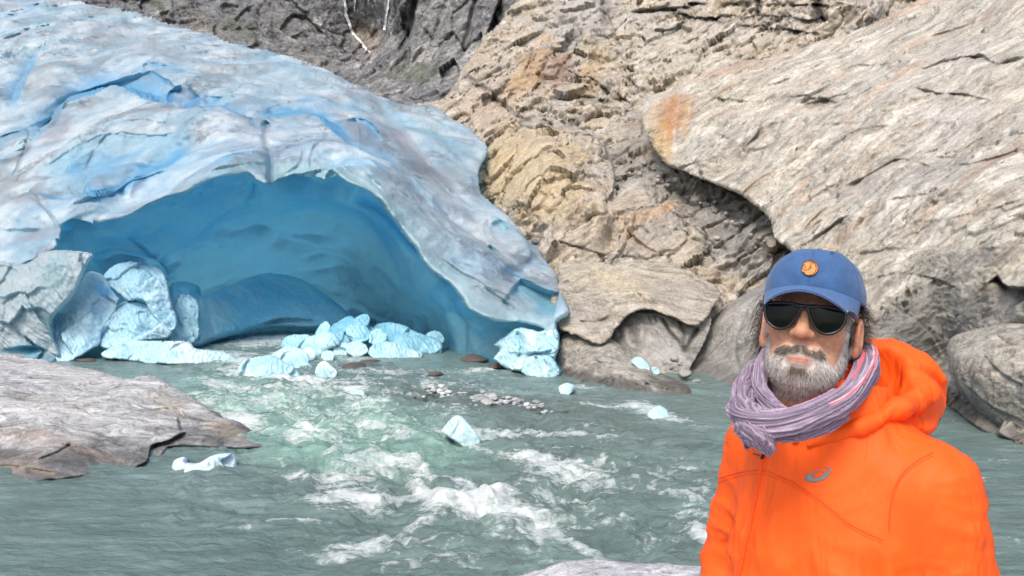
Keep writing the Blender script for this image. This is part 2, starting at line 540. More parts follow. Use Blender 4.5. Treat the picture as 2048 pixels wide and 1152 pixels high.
# far dark mountain wall
mnt = relief("mountain", [(-500, -60), (1300, -60), (1300, 420), (700, 420), (330, 200), (-500, 120)],
    [(-500, -60, 330), (-500, 120, 300), (330, -60, 420), (330, 200, 330), (620, -60, 430), (700, 110, 400), (740, 60, 420), (800, 0, 340), (900, 100, 300), (760, 200, 270), (1100, -60, 300), (1100, 200, 260), (850, 330, 200), (700, 420, 200), (1300, 400, 200), (1300, -60, 300)],
    ROCK_FAR, step=2.2, edge=(10, 0), wob=(0, 1), thick=20, fwob=(5, .03),
    feats=[
        ('step', [(1010, -20), (980, 60), (960, 130), (930, 200), (900, 240)], 14, 30, {'side': -1, 'lip': .3}),
        ('step', [(850, -40), (800, 20), (775, 70), (755, 105), (735, 140)], 12, 40, {'side': 1, 'lip': .3}),
        ('step', [(560, -30), (620, 40), (690, 100), (745, 140)], 4, 30, {'side': 1}),
        ('step', [(640, 60), (720, 120), (850, 190)], 10, 30, {'side': -1}),
        ('step', [(480, 20), (600, 90), (760, 160)], 9, 24, {'side': -1}),
        ('groove', [(900, -20), (880, 60), (850, 150)], 5, 7),
        ('groove', [(840, -20), (820, 60), (790, 130)], 7, 6),
        ('groove', [(955, -20), (945, 40), (925, 120)], 8, 6),
        ('paint', 732, 68, 36, 30, 40, (.36, .31, .25), .9), ('paint', 745, 95, 14, 22, 30, (.42, .37, .30), .8),
        ('paint', 400, 45, 80, 18, 35, (.24, .22, .19), .7), ('paint', 310, 10, 30, 10, 35, (.07, .10, .03), .8),
        ('paint', 560, 40, 60, 20, 35, (.20, .19, .17), .5), ('paint', 620, 120, 60, 22, 20, (.25, .24, .21), .6),
        ('paint', 480, 60, 50, 18, 30, (.12, .15, .07), .5), ('paint', 825, 145, 50, 22, 10, (.13, .16, .07), .55),
        ('paint', 700, 170, 50, 18, 20, (.14, .14, .13), .5), ('paint', 900, 60, 40, 70, 20, (.14, .145, .155), .4),
    ],
    disp=lambda P, n: 2.2 * ridged(P * np.array([.05, .03, .05]), 6, .6) + 4 * fbm(P * .018, 4) + 2.5 * facets(P * np.array([.09, .05, .06]), 1., 1.2) + 1.6 * ridged(P * .2, 4, .6)
        - 1.3 * np.exp(-(worley((P + 8 * fbm(P * .03, 3)[..., None]) * np.array([.045, .03, .03]))[1] / .06) ** 2),
    color=lambda P, n, h, U, V: np.clip(lerp((.22, .225, .23), (.50, .49, .465), ss(-.1, .75, fbm(P * .06, 6, .65) + .5 * fbm(P * .012, 3)))
        * (1 - .6 * ss(.1, .40, fbm(P * .11, 6, .68, 9.)))[..., None] * (1 + .5 * ss(.15, .5, fbm(P * np.array([.3, .1, .12]), 5, .7, 29.)))[..., None], .012, .9))
structure(mnt)

PALE, PALE2, CREAM = (.45, .415, .35), (.35, .325, .28), (.66, .625, .55)
TAN, TAN2 = (.45, .385, .29), (.38, .34, .28)
GREY, GREY2 = (.27, .26, .24), (.20, .195, .19)
DK = (.05, .05, .05)
def S(pts, A, w, **o):
    o.setdefault('ragged', .5); o.setdefault('sh', 4)
    return ('step', pts, A * .6, w, o)
def G(pts, A, w, **o): return ('groove', pts, A, w, o)

# centre cliff: broken brown bedrock that goes up behind the glacier
centre = relief("cliff", [(1075, -60), (1030, 5), (960, 85), (925, 130), (912, 165), (880, 198), (835, 205), (800, 260), (800, 420), (900, 700), (1050, 800), (1800, 800), (1800, 300), (1800, -60)],
    [(1075, -60, 84), (960, 85, 72), (912, 165, 66), (850, 210, 66), (800, 400, 62), (1000, 250, 60), (1100, 100, 68), (1250, 0, 78), (1250, 150, 66), (1100, 230, 56), (1400, 20, 72), (1550, -20, 66), (1700, 20, 60),
     (1225, 300, 50), (1050, 250, 54), (1000, 400, 48), (1150, 400, 43), (1300, 350, 43.2), (1350, 450, 39.8), (1250, 500, 38.5), (1450, 430, 39.8), (1550, 480, 36), (1450, 560, 36), (1120, 520, 38), (1200, 600, 36), (1100, 700, 34), (1350, 650, 34), (1420, 600, 33), (1450, 700, 31), (900, 700, 40), (1400, 780, 28), (1800, 780, 28), (1800, 500, 38), (1800, 100, 60)],
    ROCK_PALE, step=2.2, edge=(10, 3.0), wob=(10, .25), thick=10, fwob=(7, .22),
    feats=[
        # fault running down from the ridge and the wet gully
        G([(915, 140), (980, 185), (1040, 235), (1080, 250)], 1.0, 5, col=DK, cs=.7, cw=4),
        S([(1130, 130), (1180, 160), (1240, 190), (1290, 230)], 2.0, 26, side=1, col=GREY2, cs=.4),
        S([(1095, 205), (1140, 190), (1200, 195), (1240, 215)], 1.4, 18, side=1, col=DK, cs=.6),
        S([(1085, 225), (1110, 245), (1150, 235), (1200, 225)], 1.2, 14, side=1, col=DK, cs=.7),
        S([(1215, 20), (1235, 80), (1255, 150), (1300, 195)], 2.4, 24, side=1, col=DK, cs=.5, cw=9),
        G([(1210, -40), (1212, 20), (1220, 60)], 1.8, 7, col=DK, cs=.8),
        S([(1060, 60), (1055, 120), (1020, 190), (1010, 240)], 1.2, 20, side=-1),
        S([(1110, 80), (1080, 140), (1060, 190)], 1.3, 16, side=-1, col=(.2, .12, .07), cs=.5),
        S([(1170, 40), (1150, 90), (1100, 160)], 1.1, 16, side=-1),
        S([(960, 90), (1000, 110), (1040, 130)], .9, 14, side=1),
        S([(1180, 160), (1200, 200), (1215, 240)], 1.0, 14, side=-1),
        # upper dark ledges at the top
        S([(1330, 25), (1400, 35), (1480, 30), (1560, 28), (1640, 40), (1690, 30)], 2.6, 13, side=1, col=DK, cs=.85, cw=8, ragged=.4, taper=.1),
        S([(1360, 2), (1450, 8), (1530, 5), (1640, 12), (1700, 5)], 2.2, 10, side=1, col=DK, cs=.85, cw=7, ragged=.4, taper=.1),
        S([(1470, 45), (1550, 50), (1610, 62), (1660, 72)], 2.0, 10, side=1, col=DK, cs=.85, cw=7, ragged=.5),
        G([(1514, -30), (1516, 10), (1516, 32)], 1.8, 5, col=(.02, .02, .02), cs=.9, taper=.05),
        G([(1632, -30), (1638, 20), (1648, 50)], 3, 9, col=(.02, .02, .02), cs=.9, taper=.05),
        G([(1250, 30), (1320, 22), (1400, 20)], 1.6, 7, col=DK, cs=.7),
        S([(1240, 40), (1300, 60), (1350, 55), (1400, 25)], 1.4, 12, side=1, col=DK, cs=.5),
        S([(1465, 60), (1480, 90), (1475, 110), (1520, 100)], 1.2, 12, side=1, col=GREY2, cs=.5),
        S([(1370, 70), (1350, 110), (1375, 150)], 1.2, 14, side=-1),
        S([(1270, 60), (1290, 120), (1330, 170), (1345, 190)], 1.0, 14, side=1),
        # yellow dome beside the ice
        ('bump', 1090, 340, 130, 95, 20, 4.0),
        S([(985, 300), (1040, 280), (1120, 245), (1160, 250), (1200, 290), (1228, 330), (1222, 380), (1190, 420)], 2.2, 24, side=-1, col=GREY, cs=.6, cw=20),
        S([(1130, 350), (1180, 350), (1215, 375)], .6, 9, side=1, col=(.20, .14, .09), cs=.5),
        G([(1070, 300), (1085, 340), (1095, 380), (1080, 430)], .25, 4, col=(.22, .16, .1), cs=.5),
        S([(980, 430), (1040, 405), (1080, 440), (1075, 455)], .8, 12, side=1, col=GREY2, cs=.5),
        # blocks and steps of the middle ground
        S([(1245, 470), (1255, 430), (1300, 415), (1340, 425)], 1.6, 20, side=-1, col=GREY, cs=.5),
        S([(1120, 480), (1180, 450), (1240, 400), (1290, 385), (1330, 400)], 1.3, 22, side=-1, col=GREY, cs=.4),
        S([(1240, 420), (1265, 465), (1310, 500), (1350, 515)], 1.0, 10, side=1, col=(.5, .28, .14), cs=.6),
        S([(1330, 440), (1380, 470), (1420, 500), (1440, 540)], 1.0, 16, side=1, col=GREY2, cs=.4),
        S([(1110, 480), (1150, 490), (1200, 500), (1230, 505)], .9, 12, side=1, col=GREY2, cs=.4),
        S([(1120, 500), (1150, 495), (1180, 510)], .8, 12, side=-1, col=GREY2, cs=.4),
        G([(1222, 250), (1260, 330), (1350, 400), (1450, 470), (1540, 500)], .7, 26, col=GREY2, cs=.55, cw=36),
        G([(1290, 230), (1350, 320), (1440, 400), (1560, 470)], .3, 22, col=(.22, .22, .215), cs=.6, cw=24),
        G([(1270, 340), (1320, 350), (1400, 410)], .8, 12, col=GREY2, cs=.4),
        ('paint', 1150, 60, 110, 70, -40, (.37, .36, .34), .8), ('paint', 1000, 170, 70, 60, 20, (.40, .33, .27), .6),
        ('paint', 1060, 140, 30, 70, 35, (.42, .27, .13), .75), ('paint', 1120, 130, 22, 40, 30, (.24, .13, .08), .7),
        ('paint', 1180, 150, 30, 60, 20, (.40, .28, .14), .6), ('paint', 1180, 90, 25, 25, 0, (.46, .38, .24), .6),
        ('paint', 1300, 90, 60, 80, -20, (.46, .43, .37), .7), ('paint', 1420, 110, 100, 50, -20, (.50, .46, .39), .7),
        ('paint', 960, 230, 70, 40, 20, (.40, .31, .23), .6), ('paint', 1110, 140, 60, 50, 30, (.30, .19, .12), .4),
        ('paint', 1080, 350, 120, 100, 20, (.50, .40, .25), .85), ('paint', 1000, 340, 40, 60, 10, (.52, .42, .25), .6),
        ('paint', 1190, 450, 90, 60, -25, (.50, .42, .32), .6), ('paint', 1310, 420, 60, 14, -25, (.55, .34, .2), .6),
        ('paint', 1330, 490, 90, 60, 25, (.34, .31, .27), .5), ('paint', 1480, 490, 90, 70, 20, (.25, .245, .235), .8),
        ('paint', 1400, 380, 110, 40, 38, (.22, .22, .21), .7), ('paint', 1270, 280, 40, 60, 30, (.26, .25, .23), .7),
    ],
    disp=rock_disp((-.55, -.1, .72), (.45, .3, .80), (2.4, .9, .35), (.60, .30, .12), .8, crack=.75, ck=.42, off=3., rough=.05),
    color=rock_col(TAN, (.40, .37, .325), (.62, .57, .49), (-.55, -.1, .72), (.45, .3, .80), rust=(.32, .19, .10), rust_amt=.4, streak=.7, off=3., fr=1.3))
structure(centre)

# the big glacier-polished slab on the right
slab = relief("cliff", [(1905, -60), (1840, 5), (1760, 40), (1690, 70), (1600, 95), (1500, 120), (1400, 150), (1335, 175), (1295, 195), (1283, 225), (1288, 265), (1320, 310), (1350, 335), (1430, 370), (1500, 410), (1540, 445), (1550, 480), (1580, 505), (1600, 560), (1600, 700), (1700, 860), (2000, 960), (2350, 960), (2350, -60)],
    [(1905, -60, 50), (1760, 40, 47), (1600, 95, 46), (1400, 150, 47), (1290, 215, 46), (1300, 280, 43.5), (1350, 335, 42.2), (1400, 240, 43), (1430, 370, 39), (1540, 445, 35), (1560, 490, 32), (1600, 560, 29), (1650, 400, 33), (1600, 250, 38.5), (1800, 100, 40), (2048, 0, 38), (2048, 120, 33), (1900, 250, 32), (2048, 300, 27), (1800, 420, 28), (1950, 480, 24), (2048, 450, 23.2), (1800, 560, 25.5), (1900, 600, 23.5), (2048, 560, 21), (1750, 650, 25), (1850, 740, 22.5), (1900, 800, 21), (2048, 700, 20), (1850, 860, 19.3), (1950, 890, 18.0), (2048, 905, 17.2), (2350, 920, 16.8), (2350, 0, 36)],
    ROCK_PALE, step=2.2, edge=(14, .8), wob=(7, .3), thick=9, fwob=(5, .35),
    feats=[
        S([(1470, 175), (1560, 165), (1650, 120), (1720, 80), (1800, 40), (1880, 15)], .5, 14, side=1, ragged=.6),
        S([(1820, 125), (1850, 132), (1900, 115), (1960, 112), (2000, 130), (2048, 100), (2100, 80)], 1.4, 15, side=1, col=DK, cs=.45, cw=6, taper=.1),
        S([(1825, 130), (1830, 105), (1870, 85), (1940, 55), (2040, 30)], .9, 26, side=-1),
        S([(1975, 128), (2020, 125), (2060, 110)], .8, 8, side=1, col=DK, cs=.5),
        S([(1820, 178), (1880, 190), (1940, 193), (1985, 200), (2010, 185)], .9, 11, side=1, col=DK, cs=.6, cw=4),
        S([(1380, 170), (1440, 195), (1530, 205), (1600, 195), (1680, 205), (1745, 218)], .55, 9, side=1, col=DK, cs=.5, cw=4),
        S([(1600, 215), (1650, 200), (1700, 180), (1735, 150)], .5, 9, side=1, col=GREY2, cs=.5, cw=4),
        S([(1440, 320), (1480, 300), (1515, 268), (1512, 245)], 1.1, 14, side=1, col=(.16, .13, .10), cs=.75, cw=16),
        S([(1530, 270), (1545, 250), (1590, 245), (1620, 262)], .5, 10, side=1, col=GREY2, cs=.4),
        S([(1850, 240), (1900, 245), (1950, 230)], .4, 7, side=1, col=(.25, .25, .26), cs=.6),
        S([(1680, 375), (1740, 345), (1790, 315), (1850, 330), (1870, 340)], 1.1, 30, side=1, col=(.28, .26, .235), cs=.7, cw=36),
        S([(1860, 310), (1900, 310), (1950, 280), (2000, 270)], .4, 8, side=1, col=(.25, .19, .14), cs=.5, cw=5),
        S([(1560, 500), (1610, 490), (1680, 440), (1740, 410)], .9, 14, side=1, col=GREY2, cs=.5, cw=9),
        S([(1600, 470), (1630, 430), (1660, 400)], .5, 8, side=1, col=(.34, .22, .16), cs=.5),
        S([(1990, 545), (2020, 575), (2060, 580)], 1.5, 20, side=1, col=DK, cs=.55, cw=12, taper=.1),
        S([(1740, 560), (1800, 545), (1860, 555), (1930, 580)], .5, 24, side=1),
        S([(1350, 335), (1400, 320), (1440, 330)], .4, 9, side=1),
        S([(1560, 330), (1640, 300), (1720, 262), (1800, 250)], .35, 7, side=1, col=GREY2, cs=.5, cw=3), S([(1420, 260), (1500, 300), (1560, 280)], .3, 7, side=1, col=GREY2, cs=.4, cw=3),
        S([(1640, 470), (1700, 430), (1790, 400), (1900, 390), (2060, 350)], .4, 9, side=1, col=(.33, .25, .19), cs=.5, cw=4), S([(1600, 420), (1640, 380), (1700, 350)], .4, 9, side=1, col=(.33, .25, .19), cs=.5, cw=4),
        S([(1760, 480), (1840, 450), (1920, 440), (2060, 400)], .4, 9, side=1, col=GREY2, cs=.4, cw=4), S([(1700, 520), (1780, 500), (1860, 500)], .3, 8, side=1, col=GREY2, cs=.4, cw=4),
        S([(1900, 330), (1980, 320), (2080, 280)], .35, 8, side=1, col=GREY2, cs=.4, cw=4), S([(1560, 220), (1640, 250), (1760, 240)], .3, 7, side=1, col=GREY2, cs=.4, cw=3),
        S([(1700, 110), (1800, 80), (1900, 60), (2060, 0)], .5, 12, side=1, col=(.33, .25, .19), cs=.4, cw=5), S([(1640, 150), (1720, 130), (1810, 120)], .4, 9, side=1, col=GREY2, cs=.4, cw=3),
        S([(1380, 290), (1400, 330), (1460, 350)], .3, 8, side=1, col=GREY2, cs=.4), S([(1480, 400), (1520, 360), (1560, 340)], .4, 9, side=1, col=(.36, .24, .16), cs=.6),
        # dark hollow at the foot, behind the boulder
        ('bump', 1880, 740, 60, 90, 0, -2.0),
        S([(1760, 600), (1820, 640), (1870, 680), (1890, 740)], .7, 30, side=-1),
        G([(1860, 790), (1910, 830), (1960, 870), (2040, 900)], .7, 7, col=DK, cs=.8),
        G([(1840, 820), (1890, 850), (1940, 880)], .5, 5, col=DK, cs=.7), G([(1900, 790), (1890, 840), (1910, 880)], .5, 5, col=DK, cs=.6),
        ('paint', 1330, 255, 40, 80, 6, (.48, .41, .31), .6), ('paint', 1326, 255, 7, 50, 5, (.50, .28, .10), .9), ('paint', 1341, 238, 8, 62, 4, (.46, .23, .09), .9), ('paint', 1357, 240, 5, 50, 3, (.40, .24, .12), .8), ('paint', 1312, 262, 6, 40, 8, (.50, .34, .17), .8), ('paint', 1370, 235, 4, 34, 2, (.42, .28, .16), .7), ('paint', 1352, 222, 52, 36, -20, (.36, .20, .11), .8), ('paint', 1318, 225, 26, 20, 0, (.34, .20, .12), .6),
        ('paint', 1325, 290, 18, 40, -14, (.46, .35, .19), .7), ('paint', 1300, 250, 20, 45, 0, (.44, .38, .28), .8), ('paint', 1372, 240, 7, 55, 3, (.48, .38, .24), .6),
        ('paint', 1460, 140, 130, 12, -12, (.42, .29, .20), .6), ('paint', 1780, 30, 110, 10, -20, (.44, .30, .21), .6), ('paint', 1620, 90, 90, 8, -16, (.42, .29, .20), .5),
        ('paint', 1600, 380, 40, 8, -50, (.42, .29, .2), .5),
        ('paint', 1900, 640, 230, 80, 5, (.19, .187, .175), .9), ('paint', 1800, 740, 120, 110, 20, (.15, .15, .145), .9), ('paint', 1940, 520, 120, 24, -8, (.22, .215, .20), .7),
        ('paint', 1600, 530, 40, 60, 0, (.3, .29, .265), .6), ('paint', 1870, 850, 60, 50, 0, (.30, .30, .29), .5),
        ('paint', 1930, 90, 120, 30, -15, (.46, .43, .39), .6), ('paint', 1900, 225, 90, 20, 5, (.52, .49, .46), .6),
    ],
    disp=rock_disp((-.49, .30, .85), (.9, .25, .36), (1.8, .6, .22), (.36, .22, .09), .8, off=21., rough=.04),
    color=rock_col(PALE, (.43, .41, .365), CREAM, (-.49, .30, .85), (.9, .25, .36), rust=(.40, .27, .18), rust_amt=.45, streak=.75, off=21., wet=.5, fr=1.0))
structure(slab)

# low slabs on the right bank
mid = relief("cliff", [(1340, 830), (1350, 770), (1365, 700), (1420, 640), (1470, 600), (1540, 560), (1620, 560), (1760, 640), (1860, 760), (1880, 900), (1600, 870), (1420, 830)],
    [(1360, 700, 32.0), (1350, 785, 26.8), (1430, 640, 31), (1540, 560, 31), (1450, 720, 28.5), (1440, 790, 25.4), (1500, 800, 24.2), (1550, 650, 27), (1600, 800, 23.5), (1700, 700, 24), (1800, 850, 19.8), (1620, 560, 29), (1860, 760, 22)],
    ROCK_PALE, step=2.2, edge=(24, 1.6), wob=(6, .4), thick=4,
    feats=[S([(1365, 780), (1395, 720), (1430, 690)], .4, 12, side=1), G([(1500, 600), (1470, 680), (1480, 760)], .2, 4, col=GREY2, cs=.4),
           ('paint', 1440, 730, 70, 60, 0, (.30, .29, .265), .6), ('paint', 1470, 640, 60, 40, -30, (.36, .35, .32), .6), ('paint', 1400, 620, 30, 40, 0, GREY, .5)],
    disp=rock_disp((-.2, .1, .9), (.9, .1, -.25), (1.3, .45, .2), (.16, .08, .03), .4, off=8.),
    color=rock_col((.34, .325, .295), (.29, .28, .26), (.43, .41, .37), (-.2, .1, .9), (.9, .1, -.25), rust_amt=.1, streak=.5, off=8., wet=.5))
structure(mid)
low = relief("cliff", [(1118, 560), (1120, 530), (1160, 522), (1230, 528), (1300, 520), (1380, 540), (1440, 580), (1440, 600), (1410, 640), (1390, 655), (1330, 632), (1290, 622), (1250, 636), (1225, 668), (1200, 690), (1150, 670), (1115, 660), (1100, 600)],
    [(1118, 540, 33.5), (1160, 522, 34), (1300, 520, 34), (1440, 590, 31), (1200, 600, 30.5), (1300, 580, 30.5), (1400, 640, 29.8), (1280, 620, 28.8), (1210, 670, 28.3), (1130, 650, 29.5)],
    ROCK_PALE, step=2.0, edge=(8, .45), wob=(6, .9), thick=2.5,
    feats=[S([(1180, 545), (1240, 560), (1290, 600), (1300, 630)], .5, 16, side=1, col=(.40, .36, .27), cs=.4), S([(1240, 600), (1290, 590), (1330, 615), (1400, 640)], .5, 12, side=1),
           S([(1150, 640), (1200, 640), (1230, 620)], .5, 10, side=1, col=GREY2, cs=.5), ('paint', 1230, 570, 90, 30, 15, (.46, .40, .29), .8), ('paint', 1350, 590, 60, 30, 25, (.46, .43, .37), .5),
           ('paint', 1160, 640, 40, 30, 0, (.36, .33, .29), .6)],
    disp=rock_disp((.25, .1, .9), (.9, .1, -.35), (1.2, .4, .2), (.16, .07, .03), .3, off=41.),
    color=rock_col((.42, .375, .30), (.37, .34, .29), (.52, .48, .40), (.25, .1, .9), (.9, .1, -.35), rust_amt=.15, streak=.6, off=41., fr=1.2))
structure(low)
# stained wall under the overhang
recess = relief("cliff", [(1110, 740), (1130, 640), (1220, 600), (1400, 610), (1420, 660), (1370, 760), (1380, 800), (1200, 800)],
    [(1110, 740, 30), (1130, 640, 31), (1220, 600, 31.2), (1400, 610, 30.8), (1420, 660, 30.0), (1370, 710, 28.9), (1300, 680, 29.1), (1300, 640, 29.5), (1230, 670, 29.1), (1250, 640, 29.4), (1380, 800, 27.0), (1200, 800, 28.2)],
    ROCK_PALE, step=2.0, edge=(4, 0), wob=(0, 1), thick=2,
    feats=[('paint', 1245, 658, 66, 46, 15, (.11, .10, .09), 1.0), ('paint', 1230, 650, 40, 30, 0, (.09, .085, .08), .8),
           ('paint', 1320, 690, 44, 60, 10, (.38, .365, .34), .8),
           G([(1322, 630), (1340, 665), (1362, 690)], .15, 4, col=DK, cs=.9, taper=.1), G([(1355, 635), (1366, 665), (1362, 700)], .1, 6, col=(.09, .09, .08), cs=.9, taper=.1), G([(1395, 650), (1375, 690), (1362, 705)], .2, 5, col=DK, cs=.9, taper=.1),
           G([(1248, 650), (1256, 680), (1270, 700)], 0, 5, col=(.36, .34, .31), cs=.9), G([(1228, 650), (1236, 675)], 0, 3, col=(.36, .34, .31), cs=.8), G([(1283, 645), (1280, 680)], 0, 3, col=(.36, .34, .31), cs=.8),
           G([(1215, 665), (1222, 680)], 0, 3, col=(.36, .34, .31), cs=.8), G([(1297, 630), (1302, 648)], 0, 3, col=DK, cs=.8), G([(1308, 628), (1313, 646)], 0, 3, col=DK, cs=.8)],
    disp=rock_disp((.25, .1, .9), (.9, .1, -.35), (1.2, .4, .2), (.08, .05, .02), .15, off=44.),
    color=rock_col((.33, .315, .29), (.29, .28, .26), (.40, .38, .34), off=44., rust_amt=.1))
structure(recess)

OUT = rock_mat("outcrop_rock", .55, contrast=.3)
foot = relief("rock_outcrop", [(1108, 745), (1112, 700), (1125, 665), (1160, 650), (1200, 662), (1260, 700), (1320, 745), (1365, 765), (1400, 800), (1395, 812), (1330, 815), (1270, 800), (1200, 790), (1140, 775)],
    [(1110, 740, 28.6), (1125, 665, 29.6), (1200, 662, 29.2), (1260, 700, 28), (1320, 745, 26.5), (1400, 795, 23.6), (1395, 812, 23.2), (1320, 800, 23.4), (1240, 790, 24.2), (1180, 768, 26.0), (1200, 720, 27), (1140, 755, 27.4)],
    OUT, step=1.8, edge=(12, .9), wob=(3, .5), thick=2.2,
    feats=[S([(1130, 720), (1180, 715), (1240, 740), (1300, 770), (1370, 785)], .5, 14, side=1, col=(.27, .26, .235), cs=.4), G([(1210, 735), (1270, 760), (1330, 790)], -.12, 4, col=(.46, .43, .39), cs=.5),
           G([(1240, 750), (1250, 785)], .2, 4, col=GREY2, cs=.5), G([(1290, 765), (1300, 795)], .25, 5, col=GREY2, cs=.5), G([(1215, 745), (1225, 770)], .2, 5, col=GREY2, cs=.4), S([(1340, 770), (1350, 790), (1390, 795)], .3, 7, side=-1)],
    disp=rock_disp((.35, .1, .9), (.85, -.3, -.45), (.9, .35, .14), (.10, .05, .02), .25, off=51.),
    color=rock_col((.34, .32, .275), (.30, .285, .255), (.43, .41, .37), (.35, .1, .9), (.85, -.3, -.45), rust_amt=.12, streak=.55, off=51., wet=.35, fr=1.5))
tag(foot, "low grey bedrock spur running from the glacier's right toe down into the river", "rock outcrop")

bould = relief("boulder", [(1893, 700), (1905, 675), (1940, 660), (2000, 648), (2060, 645), (2350, 660), (2350, 930), (2060, 905), (1990, 860), (1940, 810), (1905, 765)],
    [(1893, 700, 20.6), (1940, 660, 20.6), (2060, 645, 19.6), (2350, 660, 19), (1960, 740, 18.6), (2060, 760, 17.2), (1940, 810, 19.3), (2060, 900, 17.6), (2350, 900, 16.5)],
    OUT, step=2.2, edge=(26, 1.6), wob=(3, .5), thick=3,
    feats=[S([(1960, 700), (2000, 740), (2060, 770)], .3, 10, side=1, col=GREY2, cs=.5, cw=4), S([(1920, 760), (1980, 810), (2060, 850)], .4, 18, side=1, col=GREY2, cs=.4), S([(1990, 665), (2020, 690), (2060, 690)], .25, 8, side=1),
           ('paint', 1950, 690, 60, 30, -10, (.45, .42, .36), .6), ('paint', 1980, 830, 90, 30, 35, (.18, .18, .17), .6)],
    disp=rock_disp((.55, .1, .8), (.8, .1, -.5), (.9, .35, .14), (.12, .06, .025), .3, off=61.),
    color=rock_col((.36, .335, .285), (.31, .295, .26), (.45, .42, .37), (.55, .1, .8), (.8, .1, -.5), rust_amt=.15, streak=.55, off=61., wet=.3, fr=1.4))
tag(bould, "large rounded grey boulder overhanging the right bank beside the person's hood", "boulder")

# shore slab on the left
lrock = relief("rock_outcrop", [(-350, 705), (0, 706), (50, 712), (130, 730), (200, 742), (250, 757), (300, 750), (330, 760), (380, 790), (430, 820), (480, 842), (515, 865), (530, 884), (528, 900), (420, 900), (340, 900), (318, 945), (230, 955), (100, 968), (0, 978), (-350, 985)],
    [(-350, 705, 27.5), (50, 712, 27.5), (200, 742, 24.8), (300, 750, 23.6), (400, 800, 20.8), (500, 850, 18.4), (528, 884, 17.0), (420, 885, 17.1), (340, 880, 17.0), (310, 930, 15.9), (200, 945, 15.3), (0, 960, 14.9), (-350, 965, 14.7), (100, 850, 17.2), (0, 800, 19.5), (250, 850, 18.0), (250, 790, 20.5)],
    OUT, step=1.9, edge=(14, 1.0), wob=(3, .6), thick=2.5,
    feats=[
        S([(240, 945), (290, 925), (300, 890), (330, 880), (365, 865), (390, 862)], .9, 16, side=1, col=(.06, .055, .05), cs=.75, cw=11),
        S([(-60, 790), (30, 785), (120, 795), (190, 830), (220, 850)], .35, 14, side=1, col=(.27, .21, .16), cs=.65, cw=16),
        S([(-60, 870), (20, 870), (110, 880), (200, 905), (280, 935)], .35, 16, side=1, col=(.28, .19, .13), cs=.6, cw=22),
        S([(60, 745), (150, 765), (200, 790), (280, 810), (340, 840)], .3, 9, side=1, col=GREY2, cs=.5, cw=5),
        S([(200, 760), (215, 780), (250, 760)], .3, 6, side=1, col=GREY2, cs=.6),
        S([(290, 820), (350, 815), (370, 830), (420, 855)], .4, 12, side=1, col=(.33, .26, .18), cs=.6),
        G([(355, 835), (362, 865)], .25, 3, col=DK, cs=.6), G([(60, 930), (110, 910), (150, 880)], .15, 3, col=GREY2, cs=.5),
        S([(-60, 925), (60, 935), (130, 950)], .25, 12, side=1, col=(.24, .2, .16), cs=.6),
        ('paint', 60, 820, 160, 20, 12, (.60, .58, .56), .7), ('paint', 60, 870, 110, 16, 8, (.30, .21, .15), .45), ('paint', 330, 800, 60, 20, 15, (.46, .42, .35), .6),
        ('paint', 450, 860, 60, 16, 20, (.36, .29, .2), .5), ('paint', 100, 740, 140, 18, 8, (.52, .51, .50), .6), ('paint', 30, 935, 60, 20, 5, (.36, .31, .25), .5),
    ],
    disp=rock_disp((.35, .3, .85), (.9, -.3, -.28), (1.3, .45, .13), (.14, .05, .012), .2, off=71., rough=.02),
    color=rock_col((.48, .485, .48), (.39, .395, .395), (.70, .70, .69), (.35, .3, .85), (.9, -.3, -.28), rust=(.36, .29, .23), rust_amt=.3, streak=.8, off=71., wet=.28, fr=1.8))
tag(lrock, "broad layered grey and rust-brown bedrock slab sloping into the water at the left edge", "rock outcrop")

# ledge the person stands on (and the camera)
xs = np.linspace(-5, 7, 380); ys = np.linspace(-3, 6.5, 300)
X, Yg = np.meshgrid(xs, ys)
rim = 4.78 + .0 * X - .5 * ss(.55, -1.2, X) - .12 * ss(1.8, 4.5, X)
P2 = np.stack([X, Yg, 0 * X], -1)
rim = rim + .05 * fbm(P2 * 1.1, 4)
dd = Yg - rim
z = 2.25 - .03 * (X - .5) - .0 * dd
z = z + .035 * fbm(P2 * .9, 5) + .012 * fbm(P2 * 5, 3) - .05 * ss(-.6, 0, dd) - np.where(dd > 0, 3.4 * (1 - np.exp(-dd * 1.6)) + .05 * dd, 0)
z = z - .28 * ss(.5, -.8, X)
P2 = np.stack([X, Yg, z], -1)
idx = np.arange(X.size).reshape(X.shape)
Fq = np.stack([idx[:-1, :-1], idx[:-1, 1:], idx[1:, 1:], idx[1:, :-1]], -1).reshape(-1, 4)
cl = lerp((.56, .56, .57), (.42, .42, .43), ss(-.2, .4, fbm(P2 * 4, 5)))
cl = cl * (1 + .35 * ss(.1, .5, fbm(P2 * np.array([9, 30, 9]), 4, .6, 4.)))[..., None] * (1 - .4 * ss(.15, .5, fbm(P2 * np.array([12, 40, 12]), 4, .6, 14.)))[..., None]
ledge = mk("ground", P2, Fq, rock_mat("ledge_rock", .06, contrast=.35, grain=False), None, cl.reshape(-1, 3))
structure(ledge)
# ------------------------------------------------------------------ glacier
ICE = ice_mat("glacier_ice", .5, 0, .10, 1.0, .28)
ICE_CAVE = ice_mat("clear_blue_ice", .35, 0, .10, .8, .70)
ICE_FLOE = ice_mat("floe_ice", .4, .35, .05, .4)
BLUE, DEEP, PALEB, WHITE = (.12, .37, .62), (.05, .26, .58), (.27, .49, .62), (.48, .52, .55)

glacier = empty("glacier", (-8, 40, 0))
tag(glacier, "huge blue and dirty white glacier snout with an arched meltwater cave", "glacier")

def B(pts, A, w, **o):
    o.setdefault('sh', 9); A = A * (1.0 if o.get('side', -1) > 0 else 1.4)
    o.setdefault('col', BLUE); o.setdefault('cs', .85)
    return ('step', pts, A, w, o)

